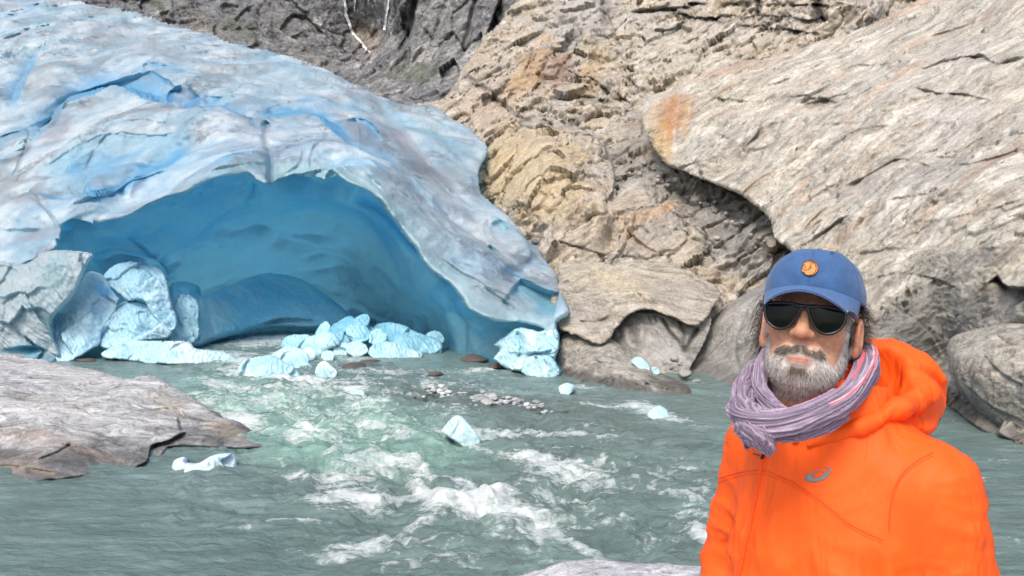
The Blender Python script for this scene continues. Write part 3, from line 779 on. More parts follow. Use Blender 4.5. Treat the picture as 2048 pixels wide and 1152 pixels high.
def ice_wave(P):
    # pressure waves that ring the cave mouth
    q = np.sqrt((P[..., 0] + 9) ** 2 + (1.4 * P[..., 2]) ** 2 + (.55 * (P[..., 1] - 34)) ** 2)
    c = q / 4.6 + 1.3 * fbm(P * .07, 3, .5, 77.) + .10 * fbm(P * .35, 3, .5, 79.)
    return c - np.floor(c), np.clip(.35 + 1.6 * fbm(P * .10, 3, .5, 83.), 0, 1.2)

def shell_disp(P, n):
    Q = P * np.array([1.0, .55, .8])
    h = 1.3 * fbm(P * .11, 4, .5, 2.) + .55 * ridged((Q + 1.2 * fbm(P * .2, 2)[..., None]) * np.array([.16, .2, .34]), 3, .42, 8.) + .05 * fbm(P * .9, 3, .5, 5.)
    fr, m = ice_wave(P)
    h = h + 1.5 * m * np.where(fr < .88, fr / .88 - .4, (1 - fr) / .12 - .4)
    return h + .12 * fbm(P * np.array([.9, .6, 1.2]), 4, .55, 9.) + .03 * fbm(P * 2.5, 3, .5)

def shell_col(P, n, h, U, V):
    a = fbm(P * .35, 5, .6, 3.)
    c = lerp((.46, .62, .72), (.70, .79, .83), ss(-.35, .4, a))
    b = ss(.05, .45, fbm(P * np.array([.28, .16, .3]), 4, .55, 21.))
    c = lerp(c, np.broadcast_to((.25, .42, .54), c.shape), b * .7)
    fr, m = ice_wave(P)
    c = lerp(c, np.broadcast_to((.16, .42, .66), c.shape), ss(.80, .93, fr) * (1 - ss(.97, 1.0, fr)) * np.clip(m, 0, 1) * .7)
    c = lerp(c, np.broadcast_to((.30, .53, .68), c.shape), (1 - ss(.0, .25, fr)) * np.clip(m, 0, 1) * .45)
    c = lerp(c, np.broadcast_to((.22, .22, .24), c.shape), ss(.62, .82, fr) * (1 - ss(.82, .90, fr)) * np.clip(m - .2, 0, 1) * .5)
    g = ss(.0, .5, fbm(P * .16, 5, .6, 41.))
    c = lerp(c, np.broadcast_to((.26, .28, .30), c.shape), g * .6)
    # thin dark cracks
    f1, f21, _ = worley((P + .8 * fbm(P * .5, 3)[..., None]) * np.array([.16, .10, .2]), 4.)
    c = c * (1 - .6 * np.exp(-(f21 / .016) ** 2) * ss(.0, .3, fbm(P * .3, 3, .5, 9.)))[..., None]
    d = np.clip(.30 + .9 * ss(-.05, .5, fbm(P * .22, 5, .62, 61.)) , 0, 1)
    return {"Col": np.clip(c, .02, .9), "dirt": d}

LIP = [(122, 497), (124, 470), (142, 450), (178, 446), (205, 456), (262, 440), (330, 404), (400, 380), (470, 362), (498, 352), (520, 372), (535, 376), (545, 362), (590, 345), (640, 350), (700, 384), (745, 402),
       (782, 440), (800, 455), (835, 495), (862, 530), (900, 565), (925, 605), (945, 635), (985, 650), (1040, 655), (1085, 668), (1112, 690)]
TOP = [(1122, 680), (1115, 655), (1137, 636), (1128, 590), (1116, 540), (1085, 510), (1070, 488), (1040, 460), (1000, 420), (962, 385), (960, 340), (975, 310), (966, 285), (935, 262), (900, 240), (862, 218), (820, 212), (785, 204),
       (745, 185), (705, 165), (655, 142), (600, 125), (545, 108), (480, 88), (420, 72), (360, 52), (300, 38), (240, 22), (190, 14), (150, 0), (60, -30), (-350, -60)]
shell = relief("ice_surface", LIP + TOP + [(-350, 585), (0, 548), (60, 533), (104, 514)],
    [(122, 480, 34), (0, 530, 35), (-350, 560, 35), (60, 520, 34.8), (200, 450, 34), (330, 404, 34), (500, 352, 34), (545, 362, 34), (640, 350, 33), (745, 402, 32), (835, 495, 31), (925, 605, 30), (1040, 655, 29.2), (1112, 690, 28.6),
     (1130, 636, 29.5), (1116, 540, 34), (1070, 490, 37), (1000, 420, 42), (960, 340, 48), (975, 300, 53), (900, 240, 60), (785, 204, 66), (705, 165, 70), (545, 108, 82), (360, 52, 95), (150, 0, 108), (-350, -60, 118),
     (0, 100, 88), (200, 90, 84), (400, 130, 72), (0, 250, 60), (150, 200, 62), (250, 260, 50), (100, 380, 43), (400, 260, 47), (550, 260, 47), (700, 260, 49), (800, 320, 43), (900, 420, 38), (600, 310, 39), (300, 380, 37), (450, 330, 37), (250, 430, 35.3), (1000, 560, 32.5), (700, 330, 36.5), (50, 450, 37)],
    ICE, glacier, step=2.0, edge=(12, .8), wob=(2, .25), thick=2.2, fwob=(4, .12),
    feats=[
        # crevasses and scalloped hollows of clear blue ice
        B([(55, 350), (110, 330), (190, 285), (240, 272), (320, 275), (410, 272)], .7, 46, side=1, sh=16, col=PALEB, cs=.75, cw=60, lip=.3),
        ('bump', 230, 330, 120, 32, -18, -2.2), ('paint', 200, 335, 90, 26, -14, BLUE, .75), ('paint', 260, 375, 60, 14, -25, BLUE, .7),
        B([(140, 405), (215, 395), (290, 345), (340, 325), (400, 280)], 2.2, 18, side=-1, cw=16, cs=.95, lip=.5),
        S([(0, 420), (60, 400), (140, 402), (200, 398), (300, 350), (330, 332), (420, 292), (500, 282), (520, 300)], 1.3, 12, side=-1, col=BLUE, cs=.8, cw=8),
        B([(60, 300), (130, 215), (190, 187), (240, 184), (290, 195), (320, 205), (350, 202), (375, 228)], 4.2, 22, side=-1, cw=34, cs=.95, lip=.35),
        B([(150, 185), (230, 165), (290, 148), (330, 160), (365, 178)], 2.4, 14, side=1, cw=22, cs=.7),
        B([(375, 228), (385, 212), (405, 190)], 2.6, 16, side=-1, col=DEEP, cw=18),
        B([(378, 226), (430, 222), (480, 238), (500, 250)], 2.0, 18, side=-1, cw=22, cs=.75),
        B([(330, 205), (345, 188), (365, 175)], 2.4, 14, side=1, col=DEEP, cw=12, cs=.9),
        B([(405, 190), (425, 188), (445, 192)], 1.2, 12, side=1, cw=16, cs=.7),
        B([(270, 140), (310, 134), (350, 138), (385, 146)], 1.3, 10, side=1, cw=9, cs=.75),
        B([(500, 248), (545, 238), (600, 232), (640, 240), (665, 262), (690, 282), (720, 300)], 3.0, 20, side=-1, cw=22, cs=.95, lip=.3),
        S([(520, 232), (560, 212), (620, 210), (680, 228), (700, 238)], 1.08, 10, side=1, sh=7, col=(0.28, 0.28, 0.30), cs=.4, cw=5),
        B([(692, 260), (705, 238), (730, 242), (755, 270), (770, 288)], 2.2, 20, side=1, cw=22, cs=.75),
        B([(690, 285), (725, 305), (760, 318), (800, 335)], 1.4, 14, side=-1, cw=18, cs=.6),
        G([(735, 180), (760, 220), (800, 270), (840, 310), (880, 350), (930, 400)], .9, 10, col=(0.25, 0.25, 0.27), cs=.65, cw=13),
        ('paint', 835, 335, 30, 12, 35, (.12, .12, .13), .85), S([(800, 318), (840, 336), (880, 365), (920, 398)], 1.44, 14, side=1, sh=7, col=(.22, .23, .26), cs=.55, cw=8),
        B([(745, 195), (790, 230), (850, 262), (905, 285), (960, 300)], 1.0, 16, side=1, col=PALEB, cs=.7, cw=24),
        G([(540, 250), (528, 280), (538, 300), (545, 330), (540, 365)], 1.2, 6, col=(0.19, 0.22, 0.25), cs=.7, cw=5, taper=.05),
        B([(545, 362), (580, 350), (620, 338), (650, 332)], 1.3, 10, side=1, cw=10, cs=.7),
        G([(500, 245), (520, 262), (540, 250)], .8, 6, col=BLUE, cs=.6),
        B([(20, 220), (45, 180), (65, 140), (80, 108)], 3.0, 26, side=-1, cw=26, cs=.9),
        S([(-20, 240), (30, 215), (70, 130), (95, 95), (150, 70)], 1.4, 14, side=-1, col=PALEB, cs=.6),
        S([(-40, 345), (20, 325), (60, 300), (90, 262), (130, 215)], 2.0, 18, side=-1, col=PALEB, cs=.7, cw=20),
        S([(-40, 95), (30, 80), (80, 60), (140, 58), (220, 40), (330, 45)], 2.6, 14, side=-1, col=PALEB, cs=.6, cw=14),
        S([(-40, 40), (40, 30), (80, 15), (140, 30)], 3, 14, side=-1, col=BLUE, cs=.5, cw=14), ('paint', 110, 20, 26, 10, 10, (0.19, 0.31, 0.38), .8),
        S([(-40, 130), (40, 118), (110, 100), (190, 62)], 2.0, 14, side=-1, col=PALEB, cs=.5),
        S([(330, 215), (420, 220), (470, 235)], 0.72, 14, side=1, sh=7),
        S([(-60, 470), (40, 462), (130, 452), (180, 430), (250, 405)], 0.82, 12, side=1, sh=7, col=PALEB, cs=.4),
        G([(60, 405), (90, 420), (115, 450), (122, 468)], .3, 3, col=(0.22, 0.24, 0.25), cs=.6),
        S([(560, 300), (640, 300), (700, 330), (760, 350)], 0.54, 20, side=1, sh=7), S([(640, 250), (655, 280), (620, 300)], 0.18, 5, side=1, sh=7, col=(0.25, 0.26, 0.28), cs=.5),
        # big rounded folds
        ('bump', 270, 232, 120, 26, -4, 2.6), ('bump', 440, 262, 70, 26, 12, 2.0), ('bump', 620, 275, 70, 26, 12, 2.2), ('bump', 740, 340, 80, 30, 38, 1.8), ('bump', 420, 322, 90, 22, -14, 1.4), ('bump', 150, 385, 90, 22, -14, 1.4),
        ('bump', 500, 190, 110, 24, 10, 2.6), ('bump', 260, 112, 120, 22, 4, 3.2), ('bump', 620, 160, 90, 18, 20, 2.6), ('bump', 100, 150, 36, 60, 30, 3.0), ('bump', 860, 440, 90, 30, 48, 1.3), ('bump', 960, 530, 70, 22, 44, 1.0),
        ('bump', 860, 290, 80, 20, 34, 2.0), ('bump', 60, 430, 80, 18, -6, 1.2), ('bump', 30, 60, 90, 16, -4, 3.0), ('bump', 560, 318, 16, 30, 0, -1.0), ('bump', 380, 165, 90, 16, 6, 2.2),
        # more folds, hairline cracks and dirt streaks
        S([(-40, 280), (40, 262), (110, 225), (170, 190)], 1.6, 16, side=1, sh=6, col=BLUE, cs=.7, cw=18),
        S([(100, 430), (170, 410), (240, 380), (310, 345), (380, 330)], 1.4, 12, side=1, sh=6, col=BLUE, cs=.7, cw=12),
        S([(420, 60), (500, 100), (590, 135), (680, 180), (760, 230)], 1.6, 14, side=1, sh=6, col=PALEB, cs=.6, cw=14),
        S([(380, 110), (470, 130), (560, 170), (640, 200)], 1.5, 12, side=1, sh=6, col=PALEB, cs=.6, cw=12),
        S([(580, 205), (660, 205), (730, 225), (790, 280)], 1.4, 12, side=1, sh=6, col=BLUE, cs=.6, cw=12),
        S([(700, 300), (770, 320), (840, 380), (900, 440), (950, 470)], 1.2, 12, side=1, sh=6, col=PALEB, cs=.6, cw=12),
        S([(850, 260), (900, 300), (940, 350), (950, 400)], 1.2, 11, side=-1, sh=6, col=BLUE, cs=.5, cw=11),
        S([(640, 290), (690, 320), (730, 350), (770, 400)], 1.0, 12, side=1, sh=6, col=PALEB, cs=.5, cw=12),
        S([(160, 245), (230, 235), (310, 245), (370, 260)], .9, 16, side=1, sh=6), S([(180, 100), (260, 85), (340, 95), (420, 130)], 1.5, 12, side=1, sh=6, col=PALEB, cs=.6, cw=12),
        S([(930, 480), (980, 520), (1030, 545), (1060, 560)], .8, 9, side=1, sh=5, col=BLUE, cs=.6, cw=8), S([(870, 500), (930, 545), (1000, 600), (1050, 640)], .8, 9, side=1, sh=5, col=(.42, .50, .50), cs=.6, cw=8),
        G([(60, 250), (50, 310), (20, 360)], .5, 3, col=(.16, .18, .20), cs=.6), G([(610, 300), (600, 330), (560, 350)], .4, 3, col=(.16, .18, .20), cs=.6), G([(640, 255), (650, 280), (625, 310), (622, 340)], .3, 3, col=(.2, .22, .25), cs=.6),
        G([(240, 260), (200, 300), (170, 350)], .3, 3, col=(.2, .22, .25), cs=.5), G([(320, 110), (300, 130), (290, 150)], .3, 3, col=(.2, .22, .25), cs=.5), G([(90, 420), (70, 395), (40, 380)], .3, 3, col=(.2, .22, .25), cs=.6),
        G([(690, 200), (760, 250), (830, 320), (900, 370)], .3, 5, col=(.25, .25, .28), cs=.7), G([(850, 410), (920, 450), (1010, 520), (1080, 560)], .3, 4, col=(.25, .25, .28), cs=.6), G([(780, 330), (820, 380), (870, 440)], .3, 4, col=(.25, .25, .28), cs=.5),
        G([(0, 335), (40, 320), (70, 290)], .5, 6, col=(.15, .14, .14), cs=.8), G([(300, 355), (280, 375), (262, 400)], .3, 4, col=(.16, .18, .20), cs=.5),
        ('paint', 110, 260, 60, 26, -50, (.26, .25, .28), .7), ('paint', 330, 105, 70, 16, 10, (.28, .28, .31), .6), ('paint', 520, 260, 60, 14, 20, (.28, .28, .31), .5), ('paint', 700, 260, 50, 12, 40, (.26, .26, .29), .6),
        ('paint', 900, 400, 90, 14, 45, (.26, .26, .28), .6), ('paint', 1000, 500, 60, 16, 42, (.28, .28, .30), .6), ('paint', 80, 470, 70, 12, -10, (.30, .28, .28), .6), ('paint', 400, 350, 60, 10, -18, (.25, .25, .27), .6), ('paint', 20, 400, 40, 26, 0, (.2, .19, .19), .6),
        # the wave of ice above the cave mouth, pale turquoise underside
        S([(260, 425), (360, 375), (450, 345), (520, 330), (560, 335), (640, 330), (720, 370), (790, 415)], 0.82, 22, side=1, sh=7, col=(0.36, 0.50, 0.51), cs=.75, cw=26),
        ('paint', 450, 362, 60, 10, -15, (0.31, 0.47, 0.50), .6), ('paint', 620, 340, 50, 12, 8, (0.31, 0.47, 0.50), .6),
        G(LIP[8:], 0, 20, col=(.37, .55, .58), cs=.7, cw=24, taper=.08), G(LIP[14:], 0, 30, col=(.42, .55, .57), cs=.5, cw=46, taper=.1),
        # right flank
        B([(975, 452), (1000, 448), (1020, 468)], .8, 12, side=1, col=(0.22, 0.45, 0.53), cw=12, cs=.85),
        S([(790, 365), (850, 400), (900, 450), (960, 500), (1010, 550), (1060, 600), (1090, 640)], 0.72, 14, side=1, sh=7, col=(0.31, 0.31, 0.32), cs=.5, cw=6),
        B([(1040, 552), (1060, 565), (1095, 585), (1120, 590)], 1.6, 34, side=1, col=(0.15, 0.40, 0.51), cw=42, cs=.9, taper=.1), ('paint', 1100, 622, 22, 30, -25, (0.15, 0.40, 0.51), .85),
        G([(975, 490), (990, 510), (998, 520)], .4, 5, col=(0.12, 0.31, 0.31), cs=.7), S([(960, 530), (1000, 555), (1040, 590), (1070, 625)], 0.64, 10, side=1, sh=7, col=(0.28, 0.37, 0.40), cs=.5),
        S([(920, 575), (980, 580), (1020, 600), (1060, 640)], 0.54, 12, side=1, sh=7, col=(0.28, 0.31, 0.31), cs=.5), S([(900, 520), (950, 545), (1000, 580)], .5, 10, side=-1),
        S([(860, 420), (910, 470), (980, 540)], .4, 10, side=-1),
        ('paint', 870, 470, 40, 60, -45, (0.45, 0.51, 0.53), .6), ('paint', 960, 600, 40, 26, 30, (0.37, 0.47, 0.48), .6),
        ('paint', 560, 150, 120, 30, 12, (0.32, 0.45, 0.53), .45), ('paint', 880, 270, 70, 22, 35, (0.34, 0.50, 0.55), .5), ('paint', 930, 330, 40, 40, 30, (0.38, 0.50, 0.53), .5),
        ('paint', 230, 75, 110, 22, 4, (0.32, 0.31, 0.34), .45), ('paint', 90, 180, 50, 60, -60, (0.27, 0.27, 0.29), .5), ('paint', 430, 150, 40, 16, 30, (0.26, 0.27, 0.31), .6),
        ('paint', 60, 400, 60, 22, -10, (0.22, 0.20, 0.21), .6), ('paint', 330, 395, 90, 14, -20, (0.24, 0.23, 0.25), .5), ('paint', 820, 300, 50, 16, 40, (0.25, 0.22, 0.26), .5), ('paint', 10, 355, 20, 20, 0, (.2, .2, .2), .6),
    ], disp=shell_disp, color=shell_col)

def cave_disp(P, n):
    Q = P @ rot_to((.3, .4, .85)).T
    h = .5 * fbm(P * .18, 3, .5, 31.) + .18 * ridged(Q * np.array([.35, .5, 1.1]), 4, .5, 12.)
    f1, f21, _ = worley((P + .6 * fbm(P * .4, 2)[..., None]) * np.array([.38, .38, .55]), 7.)
    return h - 1.7 * f1 ** 2 * ss(-.2, .4, fbm(P * .2, 2, .5, 3.)) + .03 * fbm(P * 4, 3)

def cave_col(P, n, h, U, V):
    Q = P @ rot_to((.3, .4, .85)).T
    s = fbm(Q * np.array([.2, .25, 1.2]), 5, .6, 5.)
    c = lerp((.24, .66, .93), (.42, .83, .97), ss(-.4, .4, s))
    c = lerp(c, np.broadcast_to((.09, .44, .80), c.shape), ss(.0, .45, fbm(P * .25, 5, .6, 25.)) * .7)
    c = lerp(c, np.broadcast_to((.48, .84, .95), c.shape), ss(.1, .6, fbm(P * .3, 5, .6, 45.)) * .4)
    return {"Col": c, "dirt": np.zeros(s.shape) + .12 * ss(.1, .5, fbm(P * .6, 4, .6, 2.))}

LIPC = [(p[0], p[1]) for p in LIP]
cave = relief("ice_cave", [(60, 480), (110, 430), (200, 430), (330, 380), (500, 325), (640, 322), (760, 375), (860, 480), (960, 590), (1060, 635), (1125, 660), (1125, 745), (1040, 760), (880, 735), (760, 720), (400, 700), (100, 720)],
    [(110, 470, 37.0), (140, 460, 36.3), (200, 458, 36.7), (160, 500, 38.0), (262, 444, 36.9), (330, 408, 36.7), (400, 384, 36.7), (500, 356, 36.9), (590, 348, 36.5), (700, 388, 35.7), (782, 444, 34.8), (862, 534, 33.5), (925, 608, 32.1), (1040, 660, 31.3), (1112, 695, 30.5), (330, 360, 40.5), (430, 330, 41), (520, 315, 41), (620, 320, 40.5), (700, 345, 39.5), (200, 420, 39), (850, 440, 37), (960, 560, 34.5), (1080, 635, 32),
     (200, 500, 38), (300, 480, 38.5), (400, 430, 38.5), (440, 470, 41), (560, 410, 39.5), (680, 430, 40), (560, 480, 45), (640, 540, 48), (700, 500, 47), (780, 520, 39), (850, 580, 35.5), (930, 640, 32.5),
     (620, 570, 50), (700, 600, 51), (760, 620, 49), (830, 650, 44), (880, 690, 39.5), (700, 660, 53), (560, 560, 49), (420, 560, 47), (300, 560, 42), (200, 600, 38), (960, 700, 31.5), (1050, 740, 28.6), (900, 705, 35), (1100, 740, 28.0), (900, 640, 34.5), (400, 660, 50), (100, 700, 36), (240, 520, 40.5)],
    ICE_CAVE, glacier, step=2.2, edge=(4, 0), wob=(0, 1), thick=3, fwob=(5, .2),
    feats=[
        S([(360, 500), (420, 450), (480, 410), (530, 385)], 2.0, 30, side=1, sh=10, ragged=0, col=(.08, .42, .76), cs=.7, cw=26), S([(470, 470), (520, 452), (580, 478), (650, 488), (720, 478)], 1.6, 26, side=1, sh=8, ragged=0, col=(.08, .40, .72), cs=.7, cw=24),
        S([(300, 540), (350, 500), (420, 480), (470, 500)], 1.5, 24, side=1, sh=10, ragged=0, col=(.10, .46, .80), cs=.6, cw=22), S([(560, 400), (640, 400), (720, 430), (790, 500)], 1.6, 28, side=1, sh=10, ragged=0, col=(.08, .42, .78), cs=.6, cw=26),
        G([(700, 392), (750, 420), (800, 470), (845, 520)], 1.2, 9, col=(.03, .28, .78), cs=.9, cw=9, taper=.15), S([(590, 520), (640, 500), (700, 520), (740, 560)], 1.6, 26, side=1, sh=8, ragged=0, col=(.06, .34, .64), cs=.6, cw=30),
        S([(780, 560), (840, 600), (900, 650)], 1.2, 22, side=1, sh=8, ragged=0, col=(.08, .40, .74), cs=.6, cw=22), S([(200, 470), (260, 480), (300, 470), (340, 440)], 1.2, 22, side=1, sh=8, ragged=0, col=(.10, .48, .84), cs=.6, cw=20),
        ('paint', 560, 425, 110, 20, 12, (.46, .84, .95), .6), ('paint', 380, 455, 80, 16, -35, (.44, .82, .94), .6), ('paint', 600, 470, 60, 12, 8, (.46, .84, .94), .7), ('paint', 470, 520, 70, 18, -12, (.42, .80, .93), .5),
        S([(590, 545), (640, 575), (700, 610), (780, 640), (850, 672), (895, 700)], 1.6, 34, sh=12, ragged=0, side=1, col=(.08, .36, .62), cs=.6, cw=40, taper=.15),
        S([(780, 440), (810, 475), (860, 530), (920, 590)], .9, 16, sh=12, ragged=0, side=-1, col=DEEP, cs=.8, cw=14),
        S([(250, 470), (285, 500), (310, 528)], 1.5, 18, sh=12, ragged=0, side=-1, col=DEEP, cs=.5, cw=16),
        B([(185, 512), (230, 500), (285, 512), (320, 530), (345, 565)], 2.6, 30, side=1, col=(.03, .30, .72), cw=40, cs=.9, taper=.1),
        S([(380, 500), (430, 460), (500, 430), (540, 400)], .7, 22, sh=12, ragged=0, side=1), S([(340, 560), (400, 500), (470, 470), (520, 460)], .6, 20, sh=12, ragged=0, side=1), S([(520, 455), (570, 480), (640, 490), (720, 480)], .6, 16, sh=12, ragged=0, side=1),
        S([(560, 380), (640, 400), (720, 440), (780, 500)], .6, 26, sh=12, ragged=0, side=1), S([(600, 430), (680, 450), (740, 500)], .5, 18, sh=12, ragged=0, side=-1), S([(420, 600), (500, 560), (560, 540)], .6, 16, sh=12, ragged=0, side=1),
        G([(510, 360), (505, 385), (490, 410)], .7, 7, col=(.05, .22, .34), cs=.7),
        S([(860, 590), (930, 640), (1000, 690)], .4, 16, sh=12, ragged=0, side=1), ('paint', 1020, 690, 60, 26, 10, (.42, .74, .84), .8), ('paint', 960, 690, 40, 20, 20, (.40, .70, .80), .6),
        ('paint', 180, 470, 60, 24, 0, (.40, .72, .84), .7), ('paint', 300, 450, 80, 26, -20, (.34, .66, .80), .5),
        ('paint', 760, 610, 120, 60, 35, (.06, .34, .66), .8), ('paint', 640, 470, 90, 40, 20, (.10, .46, .80), .5), ('paint', 430, 540, 80, 30, -10, (.40, .80, .92), .5),
    ], disp=cave_disp, color=cave_col)
# the undercut vault of ice at the back left of the cave
vault = relief("ice_vault", [(330, 640), (335, 575), (360, 562), (392, 570), (400, 590), (440, 578), (480, 560), (515, 548), (550, 546), (590, 552), (640, 580), (690, 618), (715, 640), (700, 668), (670, 664), (640, 660), (560, 656), (500, 662), (440, 680), (400, 695), (350, 700)],
    [(340, 640, 35.5), (392, 570, 38.5), (515, 548, 45), (590, 552, 47), (690, 618, 45), (660, 650, 42.5), (560, 640, 41.8), (500, 655, 40.5), (420, 680, 37.0), (350, 700, 34.8), (450, 620, 40)],
    ICE, glacier, step=2.0, edge=(16, 1.5), wob=(3, .5), thick=3,
    feats=[S([(385, 680), (395, 640), (400, 590)], .8, 12, side=-1), S([(500, 655), (560, 636), (620, 638), (680, 655)], 1.8, 20, side=1, col=(.30, .52, .52), cs=.5), G([(400, 690), (380, 660), (350, 620)], .4, 5), ('paint', 400, 640, 60, 50, 0, (.44, .72, .82), .8), ('paint', 540, 580, 60, 20, -5, (.30, .64, .80), .5)],
    disp=lambda P, n: .12 * fbm(P * .5, 4) + .08 * ridged(P * 1.1, 4) + .03 * fbm(P * 4, 3), color=lambda P, n, h, U, V: {"Col": lerp((.28, .70, .90), (.46, .82, .94), ss(-.3, .4, fbm(P * .5, 5))), "dirt": 0 * h})

# pale foot of the glacier at the left edge
def foot_col(c1=(.42, .52, .56), c2=(.53, .59, .61), d=.25, off=0.):
    return lambda P, n, h, U, V: {"Col": lerp(c1, c2, ss(-.3, .4, fbm(P * .7, 5, .55, off))), "dirt": np.clip(d + .5 * fbm(P * .4, 4, .6, off + 4), 0, 1) * d * 2}
def chunk_disp(a=.12, off=0., s=1.0):
    rp = rot_to((.6, -.3, .7))
    return lambda P, n: a * (1.9 * facets((P + .25 * fbm(P * 1.1, 2)[..., None]) * .5 * s, off, 1.2) + .7 * ridged((P @ rp.T) * np.array([1., 1., 6.]) * s, 3, .5, off + 3) + .8 * fbm(P * .5 * s, 3, .5, off) + .9 * (worley(P * .7 * s, off)[0] - .5) + .55 * ridged(P * np.array([2.2, 1, 1.6]) * s, 4, .55, off) + .12 * fbm(P * 5 * s, 3, .5, off))
ft = relief("ice_foot", [(-350, 500), (-20, 520), (50, 525), (85, 502), (130, 500), (186, 507), (178, 525), (158, 575), (130, 612), (106, 640), (108, 672), (125, 705), (128, 730), (60, 735), (-350, 730)],
    [(-350, 520, 33), (0, 530, 33), (90, 505, 32.8), (180, 508, 32.6), (120, 620, 31.6), (125, 715, 31.9), (0, 715, 32), (50, 600, 31.8), (-100, 715, 32), (10, 640, 31.4)],
    ICE, glacier, step=1.9, edge=(10, .8), wob=(3, .6), thick=1.2,
    feats=[S([(50, 545), (55, 600), (80, 640), (110, 665)], .6, 26, side=-1, col=(.32, .46, .47), cs=.6, cw=50), ('paint', 110, 560, 40, 55, 15, (.28, .42, .44), .75),
           S([(-40, 530), (10, 530), (45, 550)], .5, 10, side=1), S([(-40, 640), (20, 650), (70, 690), (100, 700)], .5, 14, side=1, col=(.36, .44, .47), cs=.5), ('paint', 10, 590, 40, 30, 0, (.35, .45, .47), .6), ('paint', 70, 712, 60, 16, 8, (.10, .40, .56), .8),
           S([(0, 700), (60, 692), (100, 700)], .7, 18, side=1, col=(.12, .42, .58), cs=.7)],
    disp=chunk_disp(.14, 3.), color=foot_col(d=.3))
toe = relief("ice_foot", [(985, 720), (1000, 700), (990, 690), (1010, 670), (1040, 655), (1080, 662), (1112, 655), (1120, 690), (1112, 715), (1100, 740), (1050, 745), (1010, 735)],
    [(1000, 700, 29.0), (1040, 655, 29.2), (1115, 670, 28.3), (1115, 720, 27.9), (1030, 735, 28.2), (1060, 700, 28.2)],
    ICE_FLOE, glacier, step=1.8, edge=(7, .5), wob=(4, .8), thick=.8,
    feats=[S([(1010, 700), (1060, 705), (1110, 695)], .4, 8, side=1, col=(.24, .48, .58), cs=.6), S([(1040, 720), (1080, 722), (1105, 720)], .3, 6, side=1, col=BLUE, cs=.5), G([(1035, 660), (1045, 690), (1035, 720)], .3, 5, col=(.24, .48, .58), cs=.6)],
    disp=chunk_disp(.13, 9., 1.6), color=foot_col((.34, .56, .63), (.50, .67, .71), .05))

# fallen blocks in the left of the cave mouth
def block(name, poly, ctrl, label, c1, c2, feats=(), off=0., a=.13, edge=(5, .45), s=1.2, thick=2.0, step=1.7, group=None, mat=None, d=.02):
    o = relief(name, poly, ctrl, mat or ICE_FLOE, None, step=step, edge=edge, wob=(2.5, .9), thick=thick, feats=feats, disp=chunk_disp(a, off, s), color=foot_col(c1, c2, d, off))
    return tag(o, label, "ice block" if name == "ice_block" else "ice floe", group)
BL1, BL2 = (.30, .52, .64), (.44, .64, .73)
G1 = "fallen ice blocks in the left of the cave mouth"
block("ice_block", [(204, 560), (215, 540), (250, 524), (290, 527), (318, 535), (335, 560), (342, 600), (356, 640), (350, 662), (330, 660), (305, 632), (285, 602), (255, 603), (238, 590), (212, 572)],
    [(204, 560, 35), (250, 524, 35.6), (318, 535, 35.8), (350, 650, 34.3), (300, 600, 34), (240, 590, 34.2), (280, 560, 34)], "rounded pale blue ice block wedged highest in the left of the cave mouth", BL1, BL2, [S([(280, 575), (300, 560), (315, 545)], .2, 5)], 2., group=G1)
block("ice_block", [(104, 640), (112, 618), (150, 580), (170, 548), (196, 546), (215, 560), (232, 590), (240, 602), (222, 640), (208, 660), (200, 690), (185, 700), (150, 722), (118, 730), (104, 700), (110, 670)],
    [(110, 640, 33.2), (175, 548, 34.4), (215, 560, 34.8), (230, 600, 34.0), (200, 690, 32.8), (150, 720, 31.9), (118, 720, 31.8), (170, 640, 32.8)], "tall pale blue ice block leaning against the dirty white slab of glacier foot", BL1, BL2, [S([(170, 560), (200, 590), (225, 605)], .3, 8, col=BLUE, cs=.6), ('paint', 205, 575, 14, 26, -40, (.12, .45, .78), .8)], 12., group=G1)
block("ice_block", [(192, 692), (205, 655), (225, 615), (262, 602), (290, 606), (315, 625), (338, 655), (346, 668), (330, 680), (290, 684), (240, 695), (215, 700)],
    [(192, 690, 33.0), (225, 615, 34.2), (290, 606, 34.4), (346, 668, 34.0), (330, 680, 34), (240, 694, 33.0), (270, 650, 33.2)], "faceted pale blue ice block low beneath the rounded one, nearest the long white floe", BL1, BL2, [S([(240, 650), (280, 620), (300, 625)], .3, 9, side=1), S([(260, 685), (300, 660), (335, 668)], .2, 8, side=-1)], 22., group=G1)
block("ice_block", [(325, 662), (318, 640), (345, 620), (360, 590), (395, 600), (400, 640), (396, 680), (370, 690), (340, 684)],
    [(325, 662, 35), (360, 590, 36.5), (398, 620, 36.6), (390, 685, 35.2), (340, 684, 34.4)], "crumpled narrow ice block between the faceted block and the blue vault", (.28, .50, .62), (.40, .62, .71), [G([(340, 620), (365, 660)], .2, 5, col=BLUE, cs=.4)], 32., group=G1, s=1.8)

